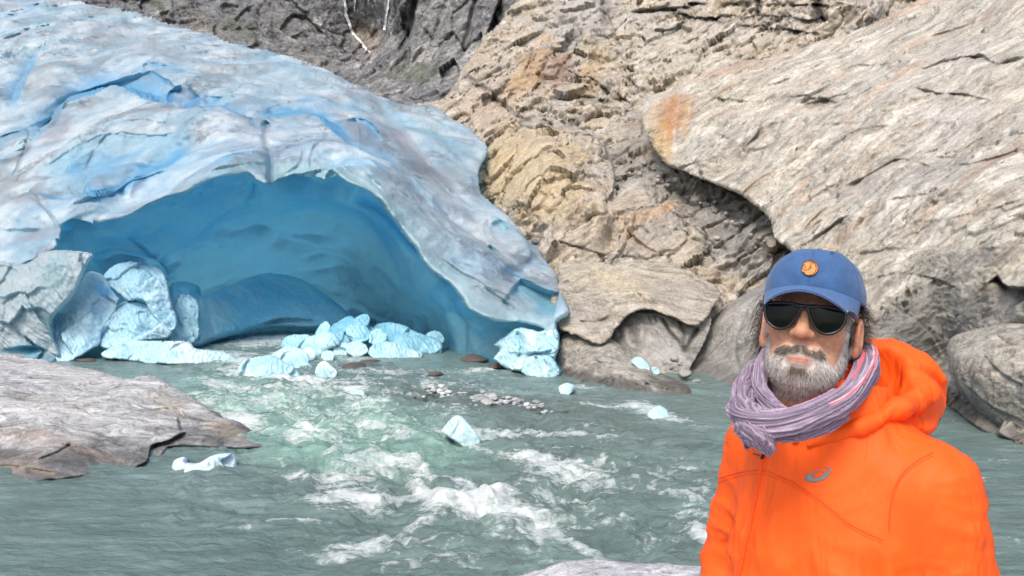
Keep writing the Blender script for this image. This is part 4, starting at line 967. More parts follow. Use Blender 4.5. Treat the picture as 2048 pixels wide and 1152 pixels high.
# drifting ice traced piece by piece
FL1, FL2 = (.34, .55, .62), (.54, .70, .74)
def floe(label, poly, Yc=None, c=(FL1, FL2), feats=(), off=0., group=None, edge=None, a=.09, s=1.8, dy=.5, thick=1.2, name="ice_floe", z0=0.0, step=1.3):
    p = np.array(poly, float); vb = p[:, 1].max(); vt = p[:, 1].min(); ul, ur = p[:, 0].min(), p[:, 0].max()
    Yb = Yc or float(W(vb - 3)); w = max(ur - ul, 20) / FPX * Yb
    um = (ul + ur) / 2
    ctrl = [(um, vb, Yb), (um, vt, Yb + dy * w), (ul, vb - 2, Yb + .12 * w), (ur, vb - 2, Yb + .12 * w), (ul, (vb + vt) / 2, Yb + .25 * w), (ur, (vb + vt) / 2, Yb + .25 * w), (um, (vb * 2 + vt) / 3, Yb)]
    p2 = p.copy(); p2[p2[:, 1] > vb - 5, 1] += 4
    return block(name, [tuple(q) for q in p2], ctrl, label, c[0], c[1], feats, off, a * min(1, w / 1.2), edge or (max(2.5, (vb - vt) * .10), .08 * w), s, thick=min(thick, .5 * w), step=step, group=group)
floe("long flat white ice floe stretched below the blocks on the calm side of the current", [(200, 705), (225, 692), (255, 682), (300, 683), (345, 683), (378, 684), (395, 698), (440, 702), (470, 712), (478, 726), (440, 731), (380, 728), (320, 727), (250, 722), (208, 716)],
     dy=.16, off=4., feats=[S([(245, 722), (256, 705), (255, 684)], .3, 10, side=-1, col=(.28, .5, .6), cs=.6), ('paint', 290, 708, 40, 8, 5, (.34, .55, .64), .7)])
GH = "ice rubble heaped in the middle of the cave mouth"
heap = [
 ("broad pale ice lump at the left front of the rubble heap, washed by foam", [(476, 738), (492, 720), (520, 712), (545, 713), (570, 724), (592, 738), (600, 755), (560, 760), (500, 757), (480, 750)]),
 ("rounded ice lump just behind the broad pale one at the left front of the heap", [(535, 715), (555, 700), (575, 692), (600, 696), (615, 712), (622, 730), (600, 735), (570, 728)]),
 ("long tilted ice slab leaning up the left shoulder of the rubble heap", [(578, 700), (600, 680), (630, 668), (655, 662), (676, 675), (680, 690), (660, 700), (645, 712), (615, 718)]),
 ("small bright ice lump standing alone in front of the dark wet stone", [(628, 748), (632, 732), (645, 722), (660, 728), (676, 745), (668, 754), (640, 754)]),
 ("compact ice lump under the tilted slab, next to the dark wet stone", [(662, 705), (668, 690), (685, 684), (704, 692), (710, 706), (695, 714), (668, 712)]),
 ("jumbled blue ice mass at the top of the rubble heap under the back wall", [(655, 690), (658, 655), (680, 640), (700, 632), (715, 642), (740, 650), (760, 670), (758, 700), (700, 702)]),
 ("wedge of ice sticking up at the crest of the rubble heap", [(706, 640), (718, 630), (735, 628), (740, 640), (732, 650), (712, 650)]),
 ("largest smooth slab of ice in the heap, sloping down to the right", [(735, 665), (755, 648), (790, 646), (820, 655), (850, 668), (880, 680), (885, 700), (860, 706), (800, 700), (765, 692)]),
 ("bright rounded ice lump below the largest slab of the heap", [(736, 705), (745, 690), (772, 682), (800, 690), (830, 700), (838, 712), (815, 720), (760, 718), (740, 714)]),
 ("ice lump at the right end of the heap beside the dark cave corner", [(830, 708), (838, 690), (862, 684), (882, 692), (884, 706), (862, 712)]),
 ("small low ice lump between the bright rounded one and the open water", [(795, 712), (805, 702), (830, 700), (845, 708), (838, 716), (810, 718)]),
 ("tiny sharp ice piece at the waterline right of the heap", [(820, 720), (828, 710), (838, 712), (839, 719)]),
 ("low ice lump against the foot of the tilted slab", [(585, 738), (592, 722), (606, 718), (624, 730), (622, 738)]),
]
for i, (lb, pl) in enumerate(heap):
    blue = i in (5, 6, 7, 9)
    cc = ((.17, .42, .56), (.30, .56, .67)) if blue else ((.28, .52, .62), (.46, .66, .72)) if i in (2, 4, 1, 8) else (FL1, FL2)
    Yh = {5: 34.5, 6: 34.8, 7: 34.0, 2: 33.2, 9: 34.2}.get(i)
    floe(lb, pl, Yc=Yh, c=cc, off=10. + i * 3, group=GH, dy=.5, a=.10, s=1.6)
floe("chunky white ice block resting at the glacier's right toe, against the grey bedrock spur", [(1040, 745), (1050, 718), (1068, 708), (1100, 712), (1118, 735), (1120, 750), (1100, 757), (1060, 754)], off=70., dy=.4, feats=[S([(1050, 730), (1070, 722), (1085, 745)], .2, 6, col=BL1, cs=.4)], name="ice_block", edge=(5, .4))
GD = "single pieces of drifting ice"
floe("tall pyramid of white ice stranded in midstream below the gravel bar", [(879, 862), (890, 848), (905, 834), (918, 831), (932, 840), (950, 862), (962, 882), (955, 889), (930, 893), (905, 880), (885, 868)], off=80., dy=.35, group=GD, c=((.44, .62, .65), (.58, .72, .73)), feats=[S([(900, 876), (912, 855), (918, 833)], .12, 9, side=1)], edge=(4, .12), a=.06, s=2.5)
floe("small crest-shaped ice piece just off the tip of the grey spur", [(1116, 782), (1118, 772), (1132, 765), (1150, 770), (1148, 780), (1138, 788), (1122, 787)], off=83., group=GD, c=((.36, .56, .62), (.50, .67, .71)))
floe("low cluster of ice lumps in the gap left of the gravel bar", [(779, 806), (782, 797), (795, 793), (808, 799), (813, 806), (798, 810)], off=86., group=GD)
floe("thin flat ice piece in the rapids below the rubble heap", [(685, 788), (692, 780), (710, 779), (728, 782), (726, 789), (700, 791)], off=89., group=GD)
floe("wide double-humped white floe close to the left bedrock slab", [(343, 935), (348, 921), (362, 914), (372, 915), (374, 924), (398, 924), (420, 912), (452, 905), (470, 911), (474, 936), (455, 946), (400, 948), (352, 948)], off=92., dy=.06, group=GD, c=((.50, .66, .73), (.64, .76, .81)), edge=(9, .28), a=.06, s=3, Yc=14.95)
floe("low rounded ice lump half drowned in foam near the right bank", [(1293, 836), (1298, 820), (1315, 811), (1330, 815), (1340, 830), (1345, 838), (1320, 841)], off=95., group=GD, c=((.38, .55, .59), (.50, .65, .68)))
floe("small white ice scrap beside the upper stones of the gravel bar", [(912, 784), (920, 777), (932, 780), (936, 786), (924, 788)], off=98., group=GD)
floe("small grey-white ice scrap between the gravel bar and the ice toe", [(875, 798), (880, 791), (892, 792), (893, 797)], off=99., group=GD)
for i, (lb, pl, Y_) in enumerate([
 ("narrow blue shard leaning behind the tilted slab of the rubble heap", [(630, 668), (638, 650), (652, 642), (662, 652), (662, 668), (645, 674)], 35.2),
 ("squat blue block under the wedge at the crest of the rubble heap", [(690, 672), (695, 652), (715, 648), (735, 655), (740, 676), (715, 684)], 34.0),
 ("blue block between the jumbled mass and the largest slab of the heap", [(738, 684), (742, 664), (758, 656), (775, 668), (772, 686), (752, 692)], 33.8),
 ("round bluish lump low in the middle of the rubble heap", [(690, 704), (694, 688), (712, 682), (732, 690), (736, 706), (712, 712)], 33.2),
 ("small pale lump at the foot of the heap, left of the compact lump", [(640, 716), (644, 704), (656, 700), (668, 706), (668, 718), (652, 721)], 31.8),
 ("small pale lump between the rounded lump and the tilted slab", [(600, 712), (606, 698), (620, 694), (632, 702), (630, 716), (612, 720)], 31.8),
 ("blue chunk tucked at the upper right end of the rubble heap", [(850, 684), (852, 668), (868, 660), (884, 668), (888, 684), (868, 690)], 35.0),
 ("flat blue plate lying under the vault left of the heap", [(560, 690), (570, 676), (596, 668), (622, 672), (628, 684), (600, 692)], 34.5)]):
    floe(lb, pl, Yc=Y_, c=((.26, .52, .64), (.38, .64, .73)) if i in (0, 1, 2, 6, 7) else ((.38, .60, .67), (.52, .70, .75)), off=120. + 3 * i, group=GH, dy=.5, a=.10, s=1.7)
# ice lying on the spur
o = floe("angular pale blue ice slab lying up on the grey bedrock spur", [(1261, 722), (1270, 713), (1285, 715), (1300, 734), (1296, 741), (1285, 740)], Yc=26.3, off=101., a=.03, edge=(2.5, .05), thick=.3)
o = floe("small rounded ice lump lying on the spur beside the angular slab", [(1303, 739), (1306, 735), (1318, 738), (1320, 744), (1308, 745)], Yc=26.0, off=104., a=.03, edge=(2.5, .05), thick=.2)
# ------------------------------------------------------------------ river
us = np.arange(-800, 2700, 2.8); vs = np.concatenate([np.arange(628, 900, 1.7), np.arange(900, 1190, 2.3), np.arange(1190, 1420, 8)])
Ug, Vg = np.meshgrid(us, vs)
Yw = W(Vg)
Pw = unproj(Ug, Vg, Yw); Pw[..., 2] = 0
# the current leaves the cave, swings right and breaks over hidden stones
def patch(cx, cy, rx, ry, ang, k=1.0, nz=.5, fr=.9):
    c, s_ = math.cos(math.radians(ang)), math.sin(math.radians(ang))
    x = (Ug - cx) * c + (Vg - cy) * s_; y = -(Ug - cx) * s_ + (Vg - cy) * c
    return k * np.exp(-((x / rx) ** 2 + (y / ry) ** 2))
FO = [ # white water, where it stands in the river
 (540, 680, 110, 14, 0, .9), (470, 720, 70, 16, 10, .75), (500, 745, 60, 10, 5, .9), (620, 765, 110, 14, 5, .75), (450, 775, 60, 14, 15, .7), (540, 800, 120, 20, 10, .45),
 (480, 850, 60, 20, 20, .6), (560, 882, 90, 8, 3, .8), (630, 870, 60, 8, 10, .6), (720, 850, 90, 18, 5, .45), (560, 835, 70, 10, 10, .5),
 (740, 935, 90, 16, 0, .45), (830, 945, 30, 22, 30, .95), (850, 990, 40, 18, 35, .9), (945, 1000, 62, 22, 4, 1.15), (900, 1010, 55, 18, -15, .8), (1080, 935, 60, 20, 15, 1.0), (1000, 915, 70, 10, 25, .7), (1150, 950, 80, 22, 15, .6),
 (1180, 960, 120, 30, 20, .35), (720, 1000, 60, 16, 10, .85), (600, 960, 60, 8, 5, .6), (680, 965, 60, 10, 5, .55), (740, 1100, 110, 14, -6, 1.05), (830, 1060, 60, 12, -18, .8), (690, 1110, 60, 12, -8, .7), (590, 1042, 60, 6, 3, .75), (640, 1010, 50, 10, 0, .5),
 (1000, 1040, 120, 30, 12, .5), (1060, 1090, 90, 22, 12, .45), (1180, 1110, 60, 10, 25, .7), (1350, 1000, 60, 10, 12, .7), (1300, 970, 50, 8, 10, .5), (1410, 1080, 36, 18, 35, 1.3), (1430, 990, 30, 7, 0, .5),
 (1320, 828, 60, 12, 20, .75), (1270, 812, 40, 5, 3, .7), (1210, 812, 50, 4, 0, .5), (1150, 775, 50, 5, 0, .5), (1220, 885, 50, 5, 5, .5), (1400, 860, 40, 6, 5, .45),
 (780, 745, 120, 6, 0, .5), (980, 742, 80, 4, 0, .5), (720, 782, 100, 8, 3, .5), (850, 770, 90, 5, 2, .45), (960, 870, 90, 6, 3, .5), (960, 895, 60, 5, 15, .7),
 (940, 760, 120, 30, 5, .2), (700, 720, 60, 8, 0, .4), (1900, 1040, 60, 8, 5, .35), (1960, 960, 50, 6, 5, .35), (2020, 1080, 50, 8, 5, .4), (2000, 920, 40, 4, 5, .35), (1240, 1050, 80, 14, 12, .4), (1120, 870, 70, 5, 0, .3), (850, 1130, 120, 18, 0, .35),
 (520, 1060, 60, 5, 0, .3), (600, 1100, 70, 6, 0, .25), (400, 800, 40, 12, 10, .5), (435, 830, 40, 12, 25, .6),
]
foam = np.zeros(Ug.shape)
for f_ in FO: foam = np.maximum(foam, patch(*f_)) + .25 * np.minimum(patch(*f_), .5)
rough_zone = np.clip(patch(900, 960, 480, 220, 8, 1.0) + patch(600, 800, 260, 90, 10, .8) + patch(1300, 1000, 400, 160, 8, .45) + patch(560, 680, 160, 20, 0, .6), 0, 1.1)
calm = 1 - rough_zone
Q = Pw.copy()
ang = math.radians(-18)
Qr = np.stack([Q[..., 0] * math.cos(ang) + Q[..., 1] * math.sin(ang), -Q[..., 0] * math.sin(ang) + Q[..., 1] * math.cos(ang), Q[..., 2]], -1)
wq = Qr + .5 * np.stack([fbm(Qr * .6, 3), fbm(Qr * .6, 3, .5, 9.), 0 * Yw], -1)
big = fbm(wq * np.array([.45, .75, 1]), 3, .5, 2.)
chop = ridged(wq * np.array([.9, 1.7, 1]), 4, .55, 4.)
rip = fbm(wq * np.array([2.2, 5.0, 1]), 4, .6, 6.)
zz = (.05 + .24 * rough_zone) * big + (.01 + .10 * rough_zone) * (chop - .3) + (.018 + .06 * rough_zone) * rip + (.16 * rough_zone) * fbm(wq * np.array([1.0, 2.0, 1]), 3, .5, 77.)
zz = zz + .10 * np.clip(foam, 0, 1) + .035 * np.clip(foam, 0, 1.2) * fbm(wq * np.array([3, 5, 1.]), 4, .65, 16.)
fade = ss(.5, 3, Yw)
zz = zz * (1 - .6 * ss(16, 40, Yw)) * fade
Pw[..., 2] = zz
# texture of the foam: torn lace strung along the crests
wl = Qr + .9 * np.stack([fbm(Qr * .45, 4, .6, 61.), fbm(Qr * .45, 4, .6, 71.), 0 * Yw], -1) + .25 * np.stack([fbm(Qr * 1.8, 3, .6, 81.), fbm(Qr * 1.8, 3, .6, 91.), 0 * Yw], -1)
lace = ridged(wl * np.array([1.0, 2.2, 1]), 5, .62, 28.)
tear = fbm(wq * np.array([2.2, 4.6, 1]), 6, .7, 22.)
broad = fbm(wl * np.array([.35, .7, 1]), 4, .55, 24.)
fm = np.clip(foam, 0, 1.3) * 1.1 + .55 * rough_zone * ss(-.25, .6, broad) * ss(.35, .8, rough_zone)
fm2 = np.clip(fm * .66 + (lace - .5) * .72 + tear * .25 - .08, 0, 1) * ss(.03, .25, fm)
fm2 = np.clip(fm2, 0, 1)
green = ss(.2, 1., np.clip(patch(560, 840, 320, 80, 8, 1.2) + patch(760, 900, 260, 60, 5, .7), 0, 1.2))
dark_shoal = np.clip(patch(980, 805, 210, 26, 6, 1.0) + patch(760, 740, 120, 16, 4, .6) + patch(1200, 900, 260, 70, 4, .35), 0, 1)
col = lerp((.168, .245, .23), (.225, .375, .325), green)
col = lerp(col, np.broadcast_to((.105, .115, .105), col.shape), dark_shoal * (.6 + .4 * fbm(Pw * 1.2, 4)))
col = lerp(col, col * 1.25, ss(.0, .6, fbm(Qr * np.array([.25, .5, 1]), 4, .5, 40.)))
idx = np.arange(Ug.size).reshape(Ug.shape)
Fq = np.stack([idx[:-1, :-1], idx[1:, :-1], idx[1:, 1:], idx[:-1, 1:]], -1).reshape(-1, 4)
wm, nt, b = new_mat("glacial_meltwater")
at = N(nt, "ShaderNodeAttribute", attribute_name="Col"); fa = N(nt, "ShaderNodeAttribute", attribute_name="foam")
n1 = noise(nt, 6.5, 12, .8, .8, stretch=(.5, 1.25, 1), rot=(0, 0, .3))
n4 = noise(nt, 1.6, 8, .7, 1.5, stretch=(.5, 1.25, 1), rot=(0, 0, .3))
def mad(x, m_, a_):
    k = N(nt, "ShaderNodeMath", operation='MULTIPLY_ADD'); nt.links.new(x, k.inputs[0]); k.inputs[1].default_value = m_; k.inputs[2].default_value = a_
    return k.outputs[0]
def addn(x, y):
    k = N(nt, "ShaderNodeMath", operation='ADD'); nt.links.new(x, k.inputs[0]); nt.links.new(y, k.inputs[1]); return k.outputs[0]
tot = addn(addn(mad(n1, 2.6, -1.3), mad(n4, .9, -.45)), fa.outputs["Fac"])
ml = N(nt, "ShaderNodeMath", operation='MULTIPLY', use_clamp=True)
nt.links.new(ramp(nt, tot, [(.18, 0.0), (.36, .40), (.78, 1.0)]), ml.inputs[0]); nt.links.new(ramp(nt, fa.outputs["Fac"], [(.0, 0.0), (.16, 1.0)]), ml.inputs[1])
n5 = noise(nt, 2.2, 8, .7, .6, stretch=(.35, 1.3, 1), rot=(0, 0, .3))
cw_ = mixc(nt, 1.0, at.outputs["Color"], ramp(nt, n5, [(.32, .72), (.68, 1.30)]), 'MULTIPLY')
c = mixc(nt, ml.outputs[0], cw_, (.74, .80, .79))
nt.links.new(c, b.inputs["Base Color"])
nt.links.new(ramp(nt, ml.outputs[0], [(0, .14), (1, .7)]), b.inputs["Roughness"])
b.inputs["IOR"].default_value = 1.33
w1 = noise(nt, 3.4, 8, .68, .6, stretch=(.45, 1.5, 1), rot=(0, 0, .3))
p = bump(nt, w1, 1.0, .16); p = bump(nt, n1, .5, .05, p)
nt.links.new(p, b.inputs["Normal"])
river = mk("river", Pw, Fq, wm, None, {"Col": col.reshape(-1, 3), "foam": fm2.ravel()})
structure(river)
# bed of the valley, out to the horizon, below the water
s_ = 2500.
vb = mk("riverbed", [(-s_, -s_, -1.5), (s_, -s_, -1.5), (s_, s_, -1.5), (-s_, s_, -1.5)], np.array([[0, 1, 2, 3]]), ROCK_FAR, None, np.full((4, 3), .15))
structure(vb)

# ------------------------------------------------------------------ loose stones
rs = random.Random(5)
STONE = rock_mat("river_stone", .12, contrast=.25, rough=.7)
def stone_mesh(name, r, seed, col, sub=3, flat=.6, ang=.35):
    import bmesh
    bm = bmesh.new(); bmesh.ops.create_icosphere(bm, subdivisions=sub, radius=1)
    V = np.array([v.co[:] for v in bm.verts]); F = np.array([[v.index for v in f.verts] for f in bm.faces]); bm.free()
    rr = np.random.RandomState(seed)
    for _ in range(9):       # knock flat facets off
        d = rr.normal(size=3); d /= np.linalg.norm(d); t = rr.uniform(.55, .85)
        k = V @ d; V = V - np.maximum(k - t, 0)[:, None] * d * .92
    V = V * (1 + ang * .35 * fbm(V * 1.3, 3, .5, seed * 1.7))[:, None]
    V = V * np.array(r) * np.array([1, 1, flat])
    a = rr.uniform(0, 6.28); R = np.array([[math.cos(a), -math.sin(a), 0], [math.sin(a), math.cos(a), 0], [0, 0, 1]])
    V = V @ R.T
    c = np.array(col) * (1 + .18 * fbm(V / max(r) * 2, 3, .5, seed)[:, None])
    return V, F, c
def put_stone(u, v, size, col, label, group=None, cat="stone", name="stone", flat=.6, z=0.0, Y=None, seed=None):
    Y = float(W(v)) if Y is None else Y
    p = unproj(np.array(float(u)), np.array(float(v)), Y)
    r = size / FPX * Y * .5
    V, F, c = stone_mesh(name, (r, r * rs.uniform(.6, .95), r * rs.uniform(.7, 1.)), rs.randint(0, 9999), col, 3 if size > 9 else 2, flat)
    p = np.array([p[0], p[1], p[2] + z + r * flat * .35])
    o = mk(name, V + p, F, STONE, None, c, loc=tuple(p - np.array([0, 0, r * flat])))
    return tag(o, label, cat, group)
GB = "pale stones of the midstream gravel bar"
bar = [(852,779,11),(862,776,13),(872,777,12),(884,775,13),(891,779,9),(856,783,9),(868,783,13),(879,783,12),(896,787,13),(905,794,12),(861,788,8),(888,790,15),(848,795,8),(929,789,9),(942,797,10),
       (958,796,15),(966,789,16),(975,793,18),(986,796,16),(950,800,18),(962,803,26),(978,802,18),(990,801,13),(1003,803,11),(948,807,12),(965,810,15),(975,809,22),(988,808,12),(999,809,13),(1012,806,14),(1022,797,9),(1030,800,10),(1037,806,17),(1031,809,13),(1045,804,10),
       (1054,812,14),(1065,812,10),(1074,808,20),(1082,815,12),(1068,817,9),(1027,813,10),(1015,812,10),(1041,813,9),(952,813,9),(935,806,9),(917,803,9),(1056,817,10),(1092,824,9),(1104,825,9),(1087,826,8),(939,801,8),(1008,797,8),(983,790,9),(995,794,8),(1020,804,9)]
shp = ["flattish", "rounded", "angular", "blocky", "wedge-shaped"]
special = {24: None, 20: "longest flat pale stone lying at the left of the main pile of the gravel bar", 37: "biggest pale stone at the right end of the gravel bar", 17: "tallest pale stone at the crest of the gravel bar's main pile"}
for _k in range(34):
    _t = rs.random(); bar.append((850 + 240 * _t + rs.uniform(-6, 6) if _k % 3 else 960 + rs.uniform(-30, 60), 780 + 36 * _t + rs.uniform(-5, 5) if _k % 3 else 803 + rs.uniform(-9, 9), rs.choice([7, 8, 9, 10, 12])))
ORD = ("leftmost second third fourth fifth sixth seventh eighth ninth tenth eleventh twelfth thirteenth fourteenth fifteenth sixteenth seventeenth eighteenth nineteenth twentieth "
       "twenty-first twenty-second twenty-third twenty-fourth twenty-fifth twenty-sixth twenty-seventh twenty-eighth twenty-ninth thirtieth").split()
def ordered(items, zones, what):
    """labels by the order from the left inside each stretch"""
    out = {}
    for lo_, hi_, where in zones:
        m = sorted([i for i, q in enumerate(items) if lo_ <= q[0] < hi_], key=lambda i: (items[i][0], items[i][1]))
        for k, i in enumerate(m):
            out[i] = (ORD[k] + " " + what + (" " if k == 0 else " from the left ") + where)
    return out
bar_lb = ordered(bar, [(0, 915, "in the small left cluster of the gravel bar"), (915, 962, "at the left edge of the gravel bar's main pile"), (962, 988, "in the crest of the gravel bar's main pile"), (988, 1030, "in the right half of the gravel bar's main pile"), (1030, 3000, "in the thin right tail of the gravel bar")], "pale stone")
for i, (u, v, s) in enumerate(bar):
    cc = rs.choice([(.44, .46, .47), (.36, .375, .38), (.54, .55, .55), (.28, .29, .30), (.42, .42, .41)])
    put_stone(u, v, s * 1.5, cc, special.get(i) or bar_lb[i], GB, flat=.62)
GK = "dark wet stones awash around the gravel bar"
wet = []
for i in range(46):
    t = rs.random(); wet.append((840 + 290 * t + rs.uniform(-15, 15), 784 + 42 * t + rs.uniform(-6, 12), rs.uniform(7, 14)))
wet_lb = ordered(wet, [(0, 930, "in the shallows below the gravel bar's left cluster"), (930, 1030, "awash along the gravel bar's main pile"), (1030, 3000, "awash at the gravel bar's right end")], "dark wet stone")
for i, (u, v, q) in enumerate(wet):
    put_stone(u, v, q, rs.choice([(.10, .095, .09), (.14, .13, .12), (.08, .08, .08)]), wet_lb[i], GK, flat=.45, z=-.02)
for (u, v, s, lb, fl) in [(708, 735, 78, "broad brown wet rock among the ice rubble, left of the smaller dark rock", .24), (742, 727, 48, "smaller dark wet rock just behind the broad brown one", .28), (868, 750, 40, "dark low rock ringed by riffles between the rubble and the glacier toe", .26),
                         (1005, 736, 82, "long dark wet rock under the overhanging edge at the glacier toe", .24), (172, 722, 44, "flat brown wet rock at the foot of the leaning ice block", .2), (502, 757, 26, "little dark rock poking out in front of the broad pale ice lump", .3), (960, 722, 90, "black wet rock ledge in the shade below the right cave wall", .3)]:
    put_stone(u, v, s, (.11, .095, .085) if s > 30 else (.08, .08, .08), lb, None, "rock", "rock", fl)
GR = "loose rocks on the right bank"
bank = [(1350,722,22,33.),(1342,738,14,0),(1356,742,16,0),(1370,752,34,0),(1392,768,26,0),(1378,775,20,0),(1404,772,18,0),(1360,730,12,0),(1330,728,12,0)]
bank_lb = ordered(bank, [(0, 3000, "in the notch behind the bedrock spur")], "grey rock")
for i, (u, v, s, _) in enumerate(bank):
    put_stone(u, v, s, rs.choice([(.33, .315, .29), (.27, .26, .245)]), bank_lb[i], GR, "rock", "rock", .8, z=0, Y=27.2 - (v - 720) * .02)
def tree_of(ob):
    return BVHTree.FromPolygons([tuple(Vector(v.co) + ob.location) for v in ob.data.vertices], [tuple(p.vertices) for p in ob.data.polygons])
gully = tree_of(centre)
GS = "boulders lying in the rock gully"
for (u, v, s, Y, lb) in [(1242, 372, 34, 46.2, "dark grey block perched on the tan shoulder above the gully"), (1208, 385, 20, 46.0, "small dark block left of the perched one"), (1196, 396, 22, 45.6, "lower dark block in the short trail of stones on the tan shoulder"), (1182, 408, 18, 45.3, "lowest dark block in the trail of stones on the tan shoulder"), (1070, 487, 18, 37.5, "small round grey boulder caught between the ice and the tan rock")]:
    put_stone(u, v, s, (.17, .17, .17), lb, GS, "boulder", "boulder", .9, Y=Y)
rub = []
for i in range(44):
    t = rs.random(); rub.append((1260 + 290 * t + rs.gauss(0, 22), 330 + 165 * t + rs.gauss(0, 16), rs.uniform(7, 17), float(47 - 9 * t)))
rub_lb = ordered(rub, [(0, 1340, "in the top stretch of the rock gully"), (1340, 1440, "in the middle stretch of the rock gully"), (1440, 3000, "in the foot of the rock gully")], "broken stone")
for i, (u, v, q, Y) in enumerate(rub):
    pc = unproj(np.array(u), np.array(v), 1.0); d_ = Vector(pc) - Vector((0, 0, CAMH)); d_.normalize()
    hit = gully.ray_cast(Vector((0, 0, CAMH)), d_)
    put_stone(u, v, q, rs.choice([(.36, .35, .33), (.27, .265, .255), (.44, .42, .39)]), rub_lb[i], GS, "boulder", "boulder", .85, Y=(hit[0].y - .1) if hit[0] else Y)

# two thin waterfalls down the far wall
wfm, nt, b = new_mat("falling_water"); b.inputs["Base Color"].default_value = (.78, .8, .82, 1); b.inputs["Roughness"].default_value = .9
def fall(pts, w, label, seed):
    p = smooth_line(pts, 8); rr = np.random.RandomState(seed); V = []; F = []
    for i, (u, v) in enumerate(p):
        k = w * (.6 + .8 * rr.rand()); j = rr.uniform(-1, 1)
        for s in (-1, 0, 1): V.append(unproj(np.array(u + j + s * k), np.array(v), 262. - (4 if s == 0 else 0)))
        if i:
            a = (i - 1) * 3
            F += [[a, a + 3, a + 4, a + 1], [a + 1, a + 4, a + 5, a + 2]]
    V = np.array(V)
    # drape on the mountain: push each point to just in front of the wall
    return V, np.array(F), label
bv = BVHTree.FromPolygons([tuple(Vector(v.co) + mnt.location) for v in mnt.data.vertices], [tuple(p.vertices) for p in mnt.data.polygons])
for pts, w, lb, sd_ in [([(684, -20), (690, 10), (692, 30), (700, 50), (705, 65), (716, 78), (730, 95), (740, 105)], 3.0, "thin white waterfall forking down to the pale wedge of far rock, the left one", 1),
                        ([(778, -20), (775, 15), (771, 40), (768, 60)], 2.4, "short straight white waterfall on the dark far wall, the right one", 2),
                        ([(712, -20), (710, 5), (708, 22)], .9, "faint hair-thin waterfall between the two larger ones", 3)]:
    V, F, lb = fall(pts, w, lb, sd_)
    org = Vector((0, 0, CAMH)); out = []
    for q in V:
        d = (Vector(q) - org).normalized(); hit = bv.ray_cast(org, d)
        out.append(tuple(hit[0] - d * 1.5) if hit[0] else tuple(q))
    nv = len(out); off = np.array(out); back = off + np.array([0, 1.0, 0])
    rim_f = []
    rows = nv // 3
    for i in range(rows - 1):
        a = i * 3
        rim_f += [[a, a + 3 + 0, nv + a + 3, nv + a], [a + 5, a + 2, nv + a + 2, nv + a + 5]]
    o = mk("waterfall", np.vstack([off, back]), np.vstack([F, np.array(rim_f)]), wfm)
    tag(o, lb, "waterfall")
# ------------------------------------------------------------------ implicit surfaces
def surface_nets(fn, lo, hi, h):
    lo = np.array(lo, float); n = np.ceil((np.array(hi) - lo) / h).astype(int) + 1
    ax = [lo[i] + h * np.arange(n[i]) for i in range(3)]
    X = np.stack(np.meshgrid(*ax, indexing='ij'), -1).astype(np.float32)
    D = fn(X).astype(np.float32); ins = D < 0
    nx, ny, nz = n
    acc = np.zeros((nx - 1, ny - 1, nz - 1, 3), np.float32); cnt = np.zeros((nx - 1, ny - 1, nz - 1), np.float32)
    cor = [(i, j, k) for i in (0, 1) for j in (0, 1) for k in (0, 1)]
    def sl(c): return D[c[0]:nx - 1 + c[0], c[1]:ny - 1 + c[1], c[2]:nz - 1 + c[2]]
    for a in cor:
        for axi in range(3):
            if a[axi]: continue
            b = list(a); b[axi] = 1
            da, db = sl(a), sl(b)
            m = (da < 0) != (db < 0)
            t = np.where(m, da / np.where(m, da - db, 1), 0)
            p = np.zeros(m.shape + (3,), np.float32)
            for q in range(3): p[..., q] = a[q]
            p[..., axi] += t
            acc += p * m[..., None]; cnt += m
    act = cnt > 0
    idx = -np.ones(act.shape, np.int64); idx[act] = np.arange(act.sum())
    cell = np.argwhere(act)
    V = lo + h * (cell + acc[act] / cnt[act][:, None])
    F = []
    for axi in range(3):
        s0 = [slice(None)] * 3; s1 = [slice(None)] * 3; s0[axi] = slice(0, -1); s1[axi] = slice(1, None)
        a, b = ins[tuple(s0)], ins[tuple(s1)]
        e = np.argwhere(a != b)
        u_, v_ = (axi + 1) % 3, (axi + 2) % 3
        ok = (e[:, u_] > 0) & (e[:, v_] > 0) & (e[:, u_] < n[u_] - 1) & (e[:, v_] < n[v_] - 1)
        e = e[ok]
        fl = a[tuple(e.T)]
        q = []
        for du, dv in ((1, 1), (0, 1), (0, 0), (1, 0)):
            c = e.copy(); c[:, u_] -= du; c[:, v_] -= dv
            q.append(idx[tuple(c.T)])
        q = np.stack(q, 1)
        q[~fl] = q[~fl][:, ::-1]
        F.append(q)
    F = np.vstack(F); F = F[(F >= 0).all(1)]
    return V, F

def relax(V, F, it=2, k=.5):
    e = np.concatenate([F[:, [0, 1]], F[:, [1, 2]], F[:, [2, 3]], F[:, [3, 0]]])
    for _ in range(it):
        s = np.zeros_like(V); c = np.zeros(len(V))
        for d in range(3): s[:, d] = np.bincount(e[:, 0], V[e[:, 1], d], len(V)) + np.bincount(e[:, 1], V[e[:, 0], d], len(V))
        c = np.bincount(e[:, 0], minlength=len(V)) + np.bincount(e[:, 1], minlength=len(V))
        V = V + k * (s / np.maximum(c, 1)[:, None] - V)
    return V

def vnormals(V, F):
    n = np.cross(V[F[:, 2]] - V[F[:, 0]], V[F[:, 3]] - V[F[:, 1]])
    o = np.zeros_like(V)
    for i in range(4):
        for d in range(3): o[:, d] += np.bincount(F[:, i], n[:, d], len(V))
    return o / (np.linalg.norm(o, axis=1, keepdims=True) + 1e-12)

